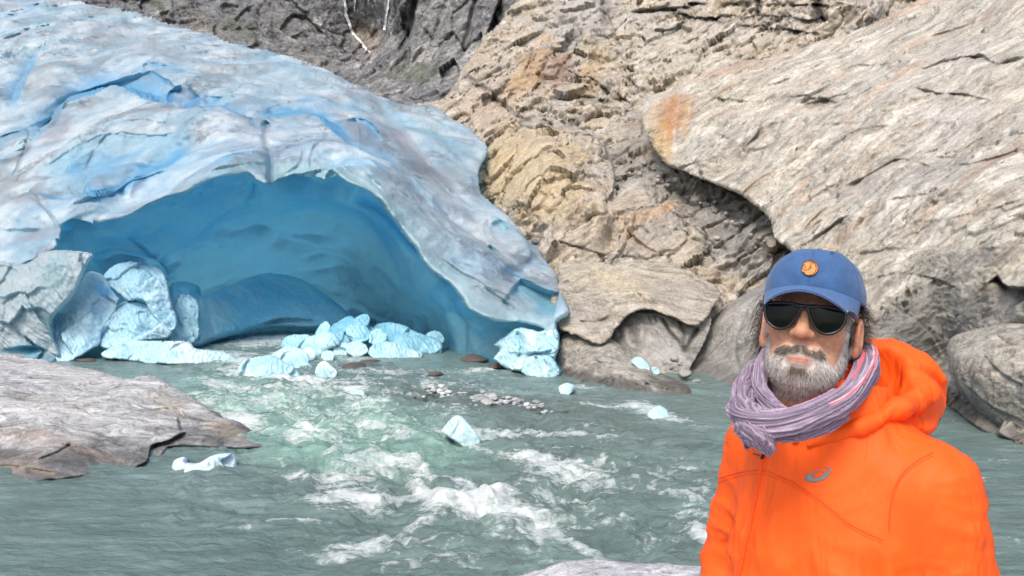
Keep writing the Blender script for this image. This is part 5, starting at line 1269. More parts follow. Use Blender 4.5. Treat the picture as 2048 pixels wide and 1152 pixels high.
def ell(X, c, r):
    c = np.array(c); r = np.array(r); q = (X - c) / r
    k0 = np.linalg.norm(q, axis=-1); k1 = np.linalg.norm(q / r, axis=-1) + 1e-6
    return k0 * (k0 - 1) / k1
def cap(X, a, b, ra, rb=None):
    rb = ra if rb is None else rb
    a = np.array(a, float); b = np.array(b, float); d = b - a
    t = np.clip(((X - a) @ d) / (d @ d), 0, 1)
    return np.linalg.norm(X - a - t[..., None] * d, axis=-1) - (ra + (rb - ra) * t)
def su(a, b, k):
    h = np.clip(.5 + .5 * (b - a) / k, 0, 1)
    return b + (a - b) * h - k * h * (1 - h)
def sub(a, b, k): return -su(-a, b, k)

# ------------------------------------------------------------------ the person
def frame(yaw, pitch, roll):
    a, p, r = map(math.radians, (yaw, pitch, roll))
    Fv = np.array([-math.sin(a) * math.cos(p), -math.cos(a) * math.cos(p), math.sin(p)])
    R0 = np.array([math.cos(a), -math.sin(a), 0]); U0 = np.cross(Fv, R0)
    U0 = U0 if U0[2] > 0 else -U0
    R = math.cos(r) * R0 - math.sin(r) * U0; U = math.cos(r) * U0 + math.sin(r) * R0
    return np.stack([R, Fv, U])
def px(u, v, Y): return unproj(np.array(float(u)), np.array(float(v)), Y)
HB = frame(27, 6.5, 4.5)                 # head: turned to the lens, chin a little up
HC = px(1622, 637, 1.45)
def hw(L): return (np.asarray(L) * np.array([.94, .95, .98])) @ HB + HC
TB = frame(54, 0, 3.5)                   # trunk: turned to the viewer's left
TC = px(1682, 860, 1.47); TC[2] = 3.672
def tw(L): return np.asarray(L) @ TB + TC

person = empty("person", (float(TC[0]), float(TC[1]), 2.25))
tag(person, "bearded man in orange jacket, lilac scarf, blue cap and dark sunglasses at lower right", "person")

skin, nt, b = new_mat("skin")
at = N(nt, "ShaderNodeAttribute", attribute_name="Col")
n_ = noise(nt, 120, 4, .6); c = mixc(nt, 1.0, at.outputs["Color"], ramp(nt, n_, [(.3, .78), (.5, 1.0), (.7, 1.14)]), 'MULTIPLY')
nt.links.new(c, b.inputs["Base Color"]); b.inputs["Roughness"].default_value = .5
b.inputs["Subsurface Weight"].default_value = .12; b.inputs["Subsurface Scale"].default_value = .01; b.inputs["Subsurface Radius"].default_value = (1, .35, .2)
nt.links.new(bump(nt, noise(nt, 400, 3, .6), .35, .001, bump(nt, noise(nt, 60, 5, .65, .5), .6, .004)), b.inputs["Normal"])

def head_sdf(X):
    Xs = X.copy(); Xs[..., 0] = np.abs(Xs[..., 0])
    d = ell(X, (0, -.012, .038), (.076, .098, .086))
    d = su(d, ell(X, (0, .022, -.04), (.063, .068, .085)), .03)
    d = su(d, ell(Xs, (.034, .008, -.07), (.028, .05, .034)), .03)        # jaw
    d = su(d, ell(X, (0, .060, -.097), (.030, .026, .021)), .03)          # chin
    d = su(d, ell(X, (0, .028, -.094), (.050, .055, .028)), .03)
    d = su(d, ell(Xs, (.046, .058, -.022), (.024, .022, .020)), .022)     # cheekbone
    d = su(d, cap(Xs, (0, .089, .016), (.04, .074, .014), .009), .016)     # brow
    d = sub(d, ell(Xs, (.033, .100, -.004), (.018, .014, .011)), .014)     # eye socket
    d = su(d, ell(Xs, (.033, .073, -.002), (.0125, .0125, .0125)), .003)   # closed-in eye
    d = su(d, cap(X, (0, .088, .006), (0, .111, -.025), .0085, .0115), .012)  # nose
    d = su(d, ell(X, (0, .113, -.029), (.0135, .013, .0115)), .006)
    d = su(d, ell(Xs, (.0140, .100, -.032), (.0085, .012, .0085)), .008)
    d = sub(d, cap(Xs, (.024, .094, -.032), (.038, .082, -.062), .0022), .008)
    d = sub(d, cap(Xs, (.020, .092, -.016), (.046, .082, -.022), .0015), .008)
    d = sub(d, ell(Xs, (.0085, .1075, -.0415), (.0055, .0085, .0065)), .002)
    d = su(d, ell(X, (0, .083, -.068), (.034, .014, .026)), .015)        # mouth mound
    d = su(d, ell(X, (0, .0945, -.0725), (.022, .0060, .0036)), .004)       # lips
    d = su(d, ell(X, (0, .0945, -.0792), (.019, .0062, .0042)), .004)
    d = sub(d, cap(Xs, (0, .103, -.0755), (.022, .094, -.0762), .0018), .002)
    d = su(d, ell(X, (0, .058, -.088), (.055, .042, .029)), .022)        # bulk of the beard
    d = su(d, ell(Xs, (.020, .090, -.059), (.018, .010, .009)), .008)      # moustache
    # ears
    e = ell(Xs, (.086, -.014, -.026), (.010, .020, .036))
    e = sub(e, ell(Xs, (.094, -.008, -.022), (.008, .011, .020)), .005)
    e = su(e, ell(Xs, (.083, -.004, -.054), (.007, .009, .011)), .006)
    d = su(d, e, .006)
    d = su(d, cap(X, (0, -.02, -.07), (0, -.05, -.22), .057, .06), .03)     # neck
    d = su(d, ell(X, (.02, -.085, -.30), (.085, .06, .10)), .04)            # upper trunk inside the jacket
    return d
Vh, Fh = surface_nets(head_sdf, (-.14, -.19, -.42), (.14, .14, .14), .0026)
Vh = relax(Vh, Fh, 1, .4)
nx_ = np.abs(Vh[:, 0]); y_ = Vh[:, 1]; z_ = Vh[:, 2]
nz_ = fbm(Vh * 45, 4, .6)
cs_ = lerp((.45, .215, .125), (.58, .30, .185), ss(-.3, .3, fbm(Vh * 18, 3)))
red = np.exp(-((nx_ / .02) ** 2 + ((z_ + .035) / .016) ** 2)) * (y_ > .07) + .7 * np.exp(-(((nx_ - .05) / .02) ** 2 + ((z_ + .03) / .018) ** 2)) * (y_ > 0) + .6 * (nx_ > .072)
cs_ = lerp(cs_, np.broadcast_to((.58, .21, .13), cs_.shape), np.clip(red, 0, 1) * .5)
lipm = (y_ > .085) & (nx_ < .0235) & (z_ < -.066) & (z_ > -.087)
lipk = lipm * np.exp(-(np.maximum(nx_ - .013, 0) / .005) ** 2) * (1 - ss(.0042, .0062, np.abs(z_ + .0762)))
line = -.052 - .028 * ss(.03, .055, nx_) * (1 - ss(.055, .072, nx_)) + .045 * ss(.058, .075, nx_)
beard = ss(.008, -.012, z_ - line + nz_ * .008) * (z_ > -.15) * (y_ > -.03) * (nx_ < .0775) * (1 - lipk)
beard = np.maximum(beard, ((nx_ > .064) & (nx_ < .078) & (y_ > -.004) & (y_ < .035) & (z_ < .01) & (z_ > -.06)) * .7)
dkb = np.clip(.85 * (1 - ss(.7, 1.15, np.sqrt((nx_ / .030) ** 2 + ((z_ + .074) / .019) ** 2))) * (y_ > .06) + np.exp(-(((nx_ - .020) / .022) ** 2 + ((z_ + .062) / .012) ** 2)) + .9 * np.exp(-((nx_ / .02) ** 2 + ((z_ + .094) / .007) ** 2)), 0, 1)
bc = lerp((.66, .64, .60), (.86, .84, .81), ss(-.4, .4, nz_))
bc = lerp(bc, np.broadcast_to((.15, .115, .085), bc.shape), dkb * .75)
bc = lerp(bc, np.broadcast_to((.27, .23, .19), bc.shape), ss(-.05, -.005, z_) * .8)
cs_ = lerp(cs_, bc, beard * .85)
cs_ = lerp(cs_, np.broadcast_to((.44, .175, .14), cs_.shape), lipk * .8)
cs_ = lerp(cs_, np.broadcast_to((.16, .05, .04), cs_.shape), lipm * np.exp(-((z_ + .0762) / .0009) ** 2) * (nx_ < .021) * .8)
cs_ = lerp(cs_, np.broadcast_to((.42, .20, .12), cs_.shape), ss(-.125, -.15, z_) * .6)
head = mk("body", hw(Vh), Fh, skin, person, cs_)

# hair, beard and moustache as single strands
hair_m, nt, b = new_mat("hair")
at = N(nt, "ShaderNodeAttribute", attribute_name="Col"); nt.links.new(at.outputs["Color"], b.inputs["Base Color"]); b.inputs["Roughness"].default_value = .55
def strands(name, polys, cols, w):
    """3-sided tapering tubes"""
    Vs, Fs, Cs = [], [], []; o = 0
    for P, c, ww in zip(polys, cols, w):
        n = len(P); t = np.gradient(P, axis=0); t /= np.linalg.norm(t, axis=1, keepdims=True) + 1e-9
        a = np.cross(t, [0.3, .8, .5]); a /= np.linalg.norm(a, axis=1, keepdims=True) + 1e-9; bb = np.cross(t, a)
        r = ww * np.linspace(1, .35, n)[:, None]
        ring = np.stack([P + r * a, P + r * (-.5 * a + .87 * bb), P + r * (-.5 * a - .87 * bb)], 1).reshape(-1, 3)
        i = np.arange(n - 1)[:, None] * 3
        for k in range(3):
            k2 = (k + 1) % 3
            Fs.append(np.concatenate([o + i + k, o + i + k2, o + i + 3 + k2, o + i + 3 + k], 1))
        Vs.append(ring); Cs.append(np.broadcast_to(c, ring.shape)); o += n * 3
    return mk(name, np.vstack(Vs), np.vstack(Fs), hair_m, person, np.vstack(Cs))
rr = np.random.RandomState(9)
Nh = vnormals(Vh, Fh)
cand = np.where((beard > .55) & (y_ > -.01))[0]
def grow(sel, length, down, side, curl, colf, wd, out_=.55):
    P_, C_, W_ = [], [], []
    for i in sel:
        p = Vh[i] + rr.normal(size=3) * .0012; n = Nh[i]
        d = n * out_ + np.array([np.sign(p[0] + 1e-6) * side, .0, -down]) + rr.normal(size=3) * .28
        d /= np.linalg.norm(d); L = length * rr.uniform(.5, 1.2)
        ph = rr.uniform(0, 6.28); pts = []
        e1 = np.cross(d, [0, 0, 1.0]); e1 /= np.linalg.norm(e1) + 1e-9
        for s in np.linspace(0, 1, 5):
            dn = d + np.array([0, 0, -.55]) * s * down
            pts.append(p + dn * L * s + e1 * curl * L * math.sin(ph + s * 5) * s)
        P_.append(hw(np.array(pts))); C_.append(colf(i)); W_.append(wd * rr.uniform(.7, 1.3))
    return P_, C_, W_
def bcol(i):
    w_ = .68 + .32 * rr.rand(); base = np.array([.86, .835, .80]) * w_ if rr.rand() > .25 + .55 * dkb[i] else np.array([.24, .185, .14]) * (.7 + .6 * rr.rand())
    return base
mous = cand[(z_[cand] > -.070) & (nx_[cand] < .045) & (y_[cand] > .06)]
rest = np.setdiff1d(cand, mous)
rest = rest[~((nx_[rest] < .027) & (z_[rest] > -.089) & (z_[rest] < -.058) & (y_[rest] > .07))]
a1 = grow(rr.choice(rest, 6500), .0065, .8, .15, .22, bcol, .00035)
mous = mous[~((nx_[mous] < .02) & (z_[mous] < -.066))]
a2 = grow(rr.choice(mous, 900), .007, .40, .85, .12, lambda i: np.array([.19, .145, .105]) * rr.uniform(.6, 1.5) if rr.rand() < .72 else np.array([.5, .47, .43]), .00035, .5)
soul = np.where((nx_ < .016) & (z_ < -.089) & (z_ > -.099) & (y_ > .08))[0]
a3 = grow(rr.choice(soul, 200), .006, .9, .0, .15, lambda i: np.array([.20, .15, .11]) * rr.uniform(.6, 1.6), .00035)
strands("beard", a1[0] + a2[0] + a3[0], a1[1] + a2[1] + a3[1], a1[2] + a2[2] + a3[2])
# curly hair beneath the cap
P_, C_, W_ = [], [], []
for k in range(1500):
    s = -1 if rr.rand() < .5 else 1
    ang = rr.uniform(-.1, 2.6); zr = rr.uniform(-.035, .040)
    p = np.array([s * (.078 * math.sin(min(ang, 1.57)) if ang < 1.57 else .078 * math.cos((ang - 1.57) * .9)), -.012 - .088 * max(0, (ang - .35) / 2.25) - .01, zr - .03 * (ang > .8)])
    p[0] = s * .080 * math.cos(max(0, ang - .6) * .62); p[1] = (-.040 if s > 0 else -.022) - .062 * math.sin(max(0, ang - .1) * .62)
    out = np.array([s * 1.0, -.35, -.25]) + rr.normal(size=3) * .35
    if s > 0: out += np.array([.15, -.2, .1])
    out /= np.linalg.norm(out); L = rr.uniform(.014, .040) * (1 if s > 0 else 1.25)
    e1 = np.cross(out, rr.normal(size=3)); e1 /= np.linalg.norm(e1); e2 = np.cross(out, e1)
    ph = rr.uniform(0, 6.28); f = rr.uniform(6, 12); cr = rr.uniform(.004, .009)
    t = np.linspace(0, 1, 12)[:, None]
    pts = p + out * L * t + np.array([0, 0, -.6]) * L * t * t + cr * t ** .5 * (np.cos(ph + f * t) * e1 + np.sin(ph + f * t) * e2)
    P_.append(hw(pts)); g = rr.rand()
    C_.append(np.array([.10, .075, .055]) * (.6 + g) if g < .62 else np.array([.34, .31, .27]) * (.5 + .6 * rr.rand())); W_.append(rr.uniform(.0004, .0008))
strands("hair", P_, C_, W_)

# ------------------------------------------------------------------ cap
capm, nt, b = new_mat("blue_cotton")
at = N(nt, "ShaderNodeAttribute", attribute_name="Col")
c = mixc(nt, 1.0, at.outputs["Color"], ramp(nt, noise(nt, 60, 5, .7), [(.35, .86), (.65, 1.12)]), 'MULTIPLY')
nt.links.new(c, b.inputs["Base Color"]); b.inputs["Roughness"].default_value = .9
b.inputs["Sheen Weight"].default_value = .15
p = bump(nt, noise(nt, 900, 2, .5), .3, .0006); p = bump(nt, noise(nt, 28, 4, .6), .45, .006, p); nt.links.new(p, b.inputs["Normal"])
NU, NV = 160, 44
ph = np.linspace(0, 2 * math.pi, NU, endpoint=False)[None]; tt = np.linspace(0, 1, NV)[:, None]
zr = .052 - .020 * (1 - np.cos(ph)) * .5 - .012 * (1 - np.cos(2 * ph)) * .5     # hem height; ph = 0 front
th = tt * math.pi / 2
hr = np.cos(th) ** .66
cx_ = .094 * np.sin(ph) * hr; cy_ = -.012 + (.104 * np.where(np.cos(ph) > 0, 1, 1.03)) * np.cos(ph) * hr
cz_ = zr * (1 - tt) + .052 * tt + (.077 * np.sin(th) ** .95)
seam = sum(np.exp(-((np.angle(np.exp(1j * (ph - a))) / .022) ** 2) * (.3 + hr ** 2)) for a in (0, 1.047, 2.094, 3.14, -1.047, -2.094))
P0 = np.stack([cx_, cy_, cz_], -1)
w_ = .0022 * fbm(P0 * 22, 3, .5, 4.) - .0012 * seam * (tt < .96)
P0 = P0 * (1 + (w_ / .1)[..., None]) + np.stack([0 * cx_, 0 * cx_, -.002 * np.exp(-((tt - .0) / .03) ** 2) + 0 * cx_], -1)
Vc = P0.reshape(-1, 3)
ii = np.arange(NU * NV).reshape(NV, NU)
Fc = np.stack([ii[:-1], np.roll(ii, -1, 1)[:-1], np.roll(ii, -1, 1)[1:], ii[1:]], -1).reshape(-1, 4)[:, ::-1]
cb = np.array([.038, .105, .25])
cc = cb * (1 - .25 * np.clip(seam, 0, 1)[..., None] * .6) * (1 + .12 * fbm(P0 * 30, 4)[..., None])
Vin = np.array([0, -.012, .045]) + (Vc - np.array([0, -.012, .045])) * .965
nn_ = len(Vc)
hem = np.stack([ii[0], np.roll(ii[0], -1), nn_ + np.roll(ii[0], -1), nn_ + ii[0]], -1)
crown = mk("cap_crown", hw(np.vstack([Vc, Vin])), np.vstack([Fc, Fc[:, ::-1] + nn_, hem]), capm, person, np.vstack([cc.reshape(-1, 3)] * 2))
# brim
M_, K_ = 60, 16
s = np.linspace(-1, 1, M_)[None]; t = np.linspace(0, 1, K_)[:, None]
fi = s * 1.16
bx = .0945 * np.sin(fi); by = -.012 + .1045 * np.cos(fi); bz = .053 - .020 * (1 - np.cos(fi)) * .5 - .012 * (1 - np.cos(2 * fi)) * .5
ext = .070 * np.clip(1 - np.abs(s) ** 3.2, 0, 1) ** .55
X_ = bx * (1 - .04 * t); Y_ = by + ext * t; Z_ = bz - .010 * t * (ext / .06) - .030 * t * np.abs(s) ** 1.7 - .004 * np.sin(t * 3.14)
top = np.stack([X_, Y_, Z_], -1).reshape(-1, 3); bot = top - np.array([0, 0, .0032])
ii = np.arange(M_ * K_).reshape(K_, M_); nb_ = M_ * K_
Ft = np.stack([ii[:-1, :-1], ii[:-1, 1:], ii[1:, 1:], ii[1:, :-1]], -1).reshape(-1, 4)
ed = np.stack([ii[-1, :-1], ii[-1, 1:], nb_ + ii[-1, 1:], nb_ + ii[-1, :-1]], -1)
eds = np.concatenate([np.stack([ii[:-1, 0], ii[1:, 0], nb_ + ii[1:, 0], nb_ + ii[:-1, 0]], -1), np.stack([ii[1:, -1], ii[:-1, -1], nb_ + ii[:-1, -1], nb_ + ii[1:, -1]], -1)])
st = 1 - .18 * sum(np.exp(-((t - q) / .02) ** 2) for q in (.3, .5, .7, .9, .97))
bcx = (np.array([.044, .122, .29]) * (st + 0 * s)[..., None]).reshape(-1, 3)
brim = mk("cap_brim", hw(np.vstack([top, bot])), np.vstack([Ft[:, ::-1], Ft + nb_, ed, eds]), capm, person, np.vstack([bcx, bcx * .8]))

def bvh(ob):
    return BVHTree.FromPolygons([tuple(ob.matrix_parent_inverse @ Vector(v.co) + (Vector(ob.parent.location) if ob.parent else Vector())) for v in ob.data.vertices], [tuple(p.vertices) for p in ob.data.polygons])
ORG = Vector((0, 0, CAMH))
def shoot(tree, u, v, off):
    d = Vector(px(u, v, 1.0)) - ORG; d.normalize()
    h = tree.ray_cast(ORG, d)
    if h[0] is None: return None
    n = h[1] if h[1].dot(d) < 0 else -h[1]
    return np.array(h[0] + n * off)
def plate(name, tree, rings, mat, off, parent, th=.001, cap_first=False):
    """rings: list of equal-length pixel loops; a strip between neighbours, laid on the surface"""
    V, F = [], []; n = len(rings[0])
    for r_ in rings:
        for (u, v) in r_:
            q = shoot(tree, u, v, off); V.append(q if q is not None else V[-1])
    nr = len(rings); V = np.array(V)
    base = V.copy()
    for i in range(nr - 1):
        for j in range(n):
            j2 = (j + 1) % n
            F.append([i * n + j, i * n + j2, (i + 1) * n + j2, (i + 1) * n + j])
    F = np.array(F)
    cdir = np.array(ORG) - V.mean(0); cdir /= np.linalg.norm(cdir)
    V2 = np.vstack([V, base - cdir * th]); m = len(V)
    side = np.array([[j, (j + 1) % n, m + (j + 1) % n, m + j] for j in range(n)] + [[(nr - 1) * n + j, (nr - 1) * n + (j + 1) % n, m + (nr - 1) * n + (j + 1) % n, m + (nr - 1) * n + j] for j in range(n)])
    return mk(name, V2, np.vstack([F, side]), mat, parent)
def loop(cx, cy, rx, ry, rot, n=40, fn=None):
    o = []
    for k in range(n):
        a = 2 * math.pi * k / n; r = fn(a) if fn else 1
        x, y = rx * r * math.cos(a), ry * r * math.sin(a); c, s_ = math.cos(rot), math.sin(rot)
        o.append((cx + x * c - y * s_, cy + x * s_ + y * c))
    return o
def rope(name, pts, r, mat, parent, n=6, flat=1.0):
    """thin tube through world points"""
    P = np.array(pts); t = np.gradient(P, axis=0); t /= np.linalg.norm(t, axis=1, keepdims=True) + 1e-9
    a = np.cross(t, [0, -1.0, .01]); a /= np.linalg.norm(a, axis=1, keepdims=True) + 1e-9; b_ = np.cross(t, a)
    k = np.arange(n) * 2 * math.pi / n; r = np.broadcast_to(np.asarray(r, float), (len(P),))
    V = (P[:, None] + r[:, None, None] * (np.cos(k)[None, :, None] * a[:, None] + flat * np.sin(k)[None, :, None] * b_[:, None])).reshape(-1, 3)
    ii = np.arange(len(V)).reshape(len(P), n)
    F = np.stack([ii[:-1], np.roll(ii, -1, 1)[:-1], np.roll(ii, -1, 1)[1:], ii[1:]], -1).reshape(-1, 4)
    return mk(name, V, F, mat, parent)
def surf_line(tree, pts, off, k=8):
    q = [shoot(tree, u, v, off) for u, v in smooth_line(pts, k)]
    return [x for x in q if x is not None]

def flat_mat(name, col, rough=.6, metal=0, spec=.4):
    m, nt, b = new_mat(name); b.inputs["Base Color"].default_value = (*col, 1); b.inputs["Roughness"].default_value = rough
    b.inputs["Metallic"].default_value = metal; b.inputs["Specular IOR Level"].default_value = spec
    return m
leather = flat_mat("tan_leather", (.56, .25, .08), .6); leather_d = flat_mat("dark_leather_edge", (.16, .06, .025), .6)
ct = bvh(crown)
# round leather badge of a curled animal: nicked circle with two ear points at the upper left
def badge_r(a):
    d = lambda c, w: math.exp(-(((a - c + math.pi) % (2 * math.pi) - math.pi) / w) ** 2)
    return 1 + .16 * d(math.radians(232), .13) + .08 * d(math.radians(262), .12) - .16 * d(math.radians(200), .12) + .10 * d(math.radians(160), .14) - .10 * d(math.radians(182), .1)
bu, bvv = 1620, 537.5
badge = plate("cap_badge", ct, [loop(bu, bvv, 15.5, 14.5, 0, 60, badge_r), loop(bu, bvv, 8, 7.5, 0, 60, badge_r), loop(bu, bvv, .2, .2, 0, 60)], leather, .0022, person, .002)
edge_p = [shoot(ct, u, v, .0026) for u, v in loop(bu, bvv, 15.6, 14.6, 0, 60, badge_r)]
rope("badge_edge", [x for x in edge_p if x is not None] + [edge_p[0]], .0007, leather_d, badge)
for pts in ([(1609, 545), (1613, 550), (1621, 551), (1629, 546), (1632, 537), (1628, 528), (1620, 525)], [(1624, 529), (1620, 537), (1614, 541), (1608, 542)], [(1609, 530), (1612, 536), (1610, 540)]):
    rope("badge_line", surf_line(ct, pts, .0025, 6), .0005, leather_d, badge)
for (u, v) in ((1588, 502), (1664, 506)):
    c_ = [shoot(ct, *q, .0006) for q in loop(u, v, 3.4, 2.4, 0, 12)]
    c_ = [x for x in c_ if x is not None]
    if len(c_) > 6: rope("eyelet", c_ + [c_[0]], .0008, flat_mat("eyelet_thread", (.035, .09, .2), .8), person)
rope("cap_button", [hw(np.array([0, -.012, .126])), hw(np.array([0, -.012, .1312]))], [.006, .004], capm, person, 12)

# ------------------------------------------------------------------ sunglasses
frame_m = flat_mat("black_acetate", (.012, .012, .013), .22); lens_m, nt, b = new_mat("dark_green_lens")
b.inputs["Base Color"].default_value = (.004, .007, .006, 1); b.inputs["Roughness"].default_value = .08; b.inputs["Specular IOR Level"].default_value = .15
def glass_pt(x, z):   # wraps gently round the face
    return np.array([x, .108 - 1.9 * x * x + .0 * z, z])
def lens_loop(s, k=1.0, n=36):
    # flat browline, deep rounded bottom, slanting inner edge
    out = [(.0055, .017), (.020, .0190), (.045, .0185), (.064, .016), (.069, .009), (.068, -.006), (.061, -.018), (.048, -.026), (.034, -.0265), (.022, -.019), (.013, -.005), (.0065, .010)]
    p = smooth_line(out + [out[0]], 3)[:-1]; c = np.array([.039, -.002])
    p = c + (p - c) * k
    return [(s * x, z) for x, z in p]
glasses = []
for s in (-1, 1):
    L = lens_loop(s, .93); c = (s * .039, -.002)
    Vl = [glass_pt(x, z) for x, z in L] + [glass_pt(c[0] + (x - c[0]) * .5, c[1] + (z - c[1]) * .5) + np.array([0, .0016, 0]) for x, z in L] + [glass_pt(*c) + np.array([0, .0022, 0])]
    n = len(L); q = [[i, (i + 1) % n, n + (i + 1) % n, n + i] for i in range(n)]; tr = [[n + i, n + (i + 1) % n, 2 * n] for i in range(n)]
    Vl = np.array(Vl); m = len(Vl); Vl2 = np.vstack([Vl, Vl - [0, .0018, 0]])
    q2 = [[a, b_, c_, d_] for a, b_, c_, d_ in q] + [[m + d_, m + c_, m + b_, m + a] for a, b_, c_, d_ in q]
    mk("sunglass_lens", hw(Vl2), [np.array(q2), np.array(tr + [[m + c_, m + b_, m + a] for a, b_, c_ in tr])], lens_m, person)
    R_ = lens_loop(s, 1.0); pts = [hw(glass_pt(x, z)) for x, z in R_]
    rope("sunglass_rim", pts + pts[:2], .0026, frame_m, person, 8)
    rope("sunglass_temple", [hw(np.array([s * .071, .098, .012])), hw(np.array([s * .079, .085, .012])), hw(np.array([s * .082, .03, .004])), hw(np.array([s * .082, -.012, -.002])), hw(np.array([s * .080, -.035, -.022]))], [.0035, .004, .003, .0025, .002], frame_m, person, 8)
    rope("sunglass_hinge", [hw(glass_pt(s * .068, .0155) + np.array([0, .002, 0])), hw(glass_pt(s * .072, .0145) + np.array([0, .002, 0]))], .0016, flat_mat("silver_pin", (.7, .7, .7), .3, 1.0), person, 6)
rope("sunglass_bridge", [hw(glass_pt(x, .0165)) for x in (-.02, -.008, 0, .008, .02)], .0034, frame_m, person, 8)
rope("sunglass_bridge", [hw(glass_pt(x, .010 + .002 * (1 - (x / .008) ** 2))) for x in (-.008, -.004, 0, .004, .008)], .0024, frame_m, person, 8)

# ------------------------------------------------------------------ jacket
jm, nt, b = new_mat("orange_shell_fabric")
at = N(nt, "ShaderNodeAttribute", attribute_name="Col"); nt.links.new(at.outputs["Color"], b.inputs["Base Color"])
b.inputs["Roughness"].default_value = .62; b.inputs["Specular IOR Level"].default_value = .3
p = bump(nt, noise(nt, 7, 3, .5, .8, stretch=(1.5, 1.5, .5)), .7, .030); p = bump(nt, noise(nt, 700, 2, .5), .2, .0005, p); nt.links.new(p, b.inputs["Normal"])
ORANGE = np.array([.95, .112, .008])
def jacket_sdf(X):
    Xs = X.copy(); Xs[..., 0] = np.abs(Xs[..., 0])
    d = ell(X, (0, .005, -.20), (.200, .150, .26))
    d = su(d, ell(X, (0, .020, -.46), (.195, .165, .34)), .06)
    d = su(d, cap(X, (-.150, -.015, -.045), (.150, -.015, -.045), .078), .05)
    d = su(d, cap(X, (0, -.01, -.04), (0, .012, .058), .118, .094), .05)
    arm = cap(Xs, (.168, -.01, -.065), (.236, -.03, -.33), .080, .070)
    arm = su(arm, cap(Xs, (.236, -.03, -.33), (.190, .10, -.52), .067, .055), .02)
    d = su(d, arm, .022)
    # creases where the sleeves meet the trunk
    d = sub(d, cap(Xs, (.152, .120, -.20), (.172, .10, -.42), .012, .018), .03)
    d = sub(d, cap(Xs, (.150, .130, -.20), (.215, .065, -.16), .006), .02)
    d = sub(d, cap(Xs, (.155, .135, -.27), (.21, .07, -.33), .006), .015)
    # open neck
    d = sub(d, cap(X, (0, -.012, .035), (0, .01, .22), .056, .078), .02)
    d = np.maximum(d, -(X[..., 2] + .74))
    return d
Vj, Fj = surface_nets(jacket_sdf, (-.38, -.25, -.76), (.38, .23, .17), .0062)
Vj = relax(Vj, Fj, 2, .5); Nj = vnormals(Vj, Fj)
xs_ = np.abs(Vj[:, 0])
def folds(P, sc_, off): return np.clip(ridged(P * sc_, 3, .5, off), 0, 1) ** 2.2
fold = .022 * (folds(Vj + .03 * fbm(Vj * 6, 2)[:, None], np.array([9, 9, 1.8]), 2.) - .3) * ss(-.08, -.22, Vj[:, 2]) * (xs_ < .2)
slv = np.exp(-((np.linalg.norm(Vj - np.stack([np.sign(Vj[:, 0]) * .18, 0 * xs_ + .09, 0 * xs_ - .26], -1), axis=1)) / .11) ** 2)
fold += .022 * slv * (folds(Vj, np.array([6, 6, 16]), 7.) - .3)
fold += .008 * (folds(Vj + .02 * fbm(Vj * 8, 2)[:, None], np.array([5, 5, 13]), 17.) - .3) * (xs_ > .2)
fold += .004 * fbm(Vj * 6, 2, .5, 5.)
Vj = Vj + Nj * fold[:, None]
cj = ORANGE * (1 + .05 * fbm(Vj * 8, 3))[:, None]
jacket = mk("jacket", tw(Vj), Fj, jm, person, cj)
jt = bvh(jacket)

def hood_sdf(X):
    d = ell(X, (.0, -.145, .090), (.112, .080, .085))
    d = su(d, ell(X, (.0, -.10, .04), (.12, .075, .05)), .05)
    # the gathered rim that runs forward round the neck
    for s in (-1, 1):
        d = su(d, cap(X, (s * .098, -.09, .095), (s * .104, .0, .078), .024, .017), .03)
        d = su(d, cap(X, (s * .104, .0, .078), (s * .080, .078, .050), .017, .013), .025)
        d = su(d, cap(X, (s * .080, .078, .050), (s * .014, .120, .008), .013, .008), .02)
    d = sub(d, ell(X, (0, -.02, .13), (.088, .095, .10)), .015)
    d = sub(d, cap(X, (-.09, -.10, .06), (-.17, -.14, .03), .010), .02)
    d = sub(d, cap(X, (.115, -.085, .055), (.12, -.19, .045), .012, .009), .02)
    d = sub(d, cap(X, (.085, -.11, .14), (.105, -.17, .08), .006, .010), .018)
    return d
Vd, Fd = surface_nets(hood_sdf, (-.2, -.31, -.09), (.2, .18, .25), .0055)
Vd = relax(Vd, Fd, 2, .5); Nd = vnormals(Vd, Fd)
fo = .008 * (folds(Vd + .03 * fbm(Vd * 7, 2)[:, None], np.array([7, 10, 9]), 3.) - .35) + .003 * fbm(Vd * 14, 3)
gath = np.exp(-((np.linalg.norm(Vd - np.array([.118, -.05, .06]), axis=1)) / .045) ** 2)
fo += .0035 * gath * np.sin(Vd[:, 1] * 480 + Vd[:, 2] * 120)
Vd = Vd + Nd * fo[:, None]
hood = mk("hood", tw(Vd), Fd, jm, person, ORANGE * (1 + .05 * fbm(Vd * 8, 3))[:, None])

seam_m = flat_mat("orange_seam", (.80, .085, .008), .7)
for pts in ([(1436, 957), (1465, 948), (1500, 941), (1532, 941)], [(1536, 943), (1580, 962), (1640, 1000), (1700, 1048), (1764, 1080)], [(1865, 905), (1830, 925), (1800, 955), (1783, 1000), (1778, 1060)]):
    q = surf_line(jt, pts, .0002)
    if len(q) > 3: rope("seam", q, .0016, seam_m, jacket, 6)
    q = surf_line(jt, [(a, b_ + 7) for a, b_ in pts], .0002)
    if len(q) > 3: rope("seam", q, .0009, seam_m, jacket, 6)
zp = [(1529, 912), (1522, 950), (1512, 1000), (1500, 1060), (1488, 1110), (1478, 1160)]
q = surf_line(jt, zp, .0015)
if len(q) > 3: rope("zip_flap", q, .0045, seam_m, jacket, 8, .5)
blackm = flat_mat("black_zip_pull", (.01, .01, .01), .4)
q = surf_line(jt, [(1533, 902), (1530, 912), (1527, 919)], .004, 3)
if len(q) > 2: rope("zip_slider", q, .0030, blackm, jacket, 8)
q = surf_line(jt, [(1528, 914), (1520, 911), (1511, 909)], .005, 3)
if len(q) > 2: rope("zip_pull", q, .0011, blackm, jacket, 6)
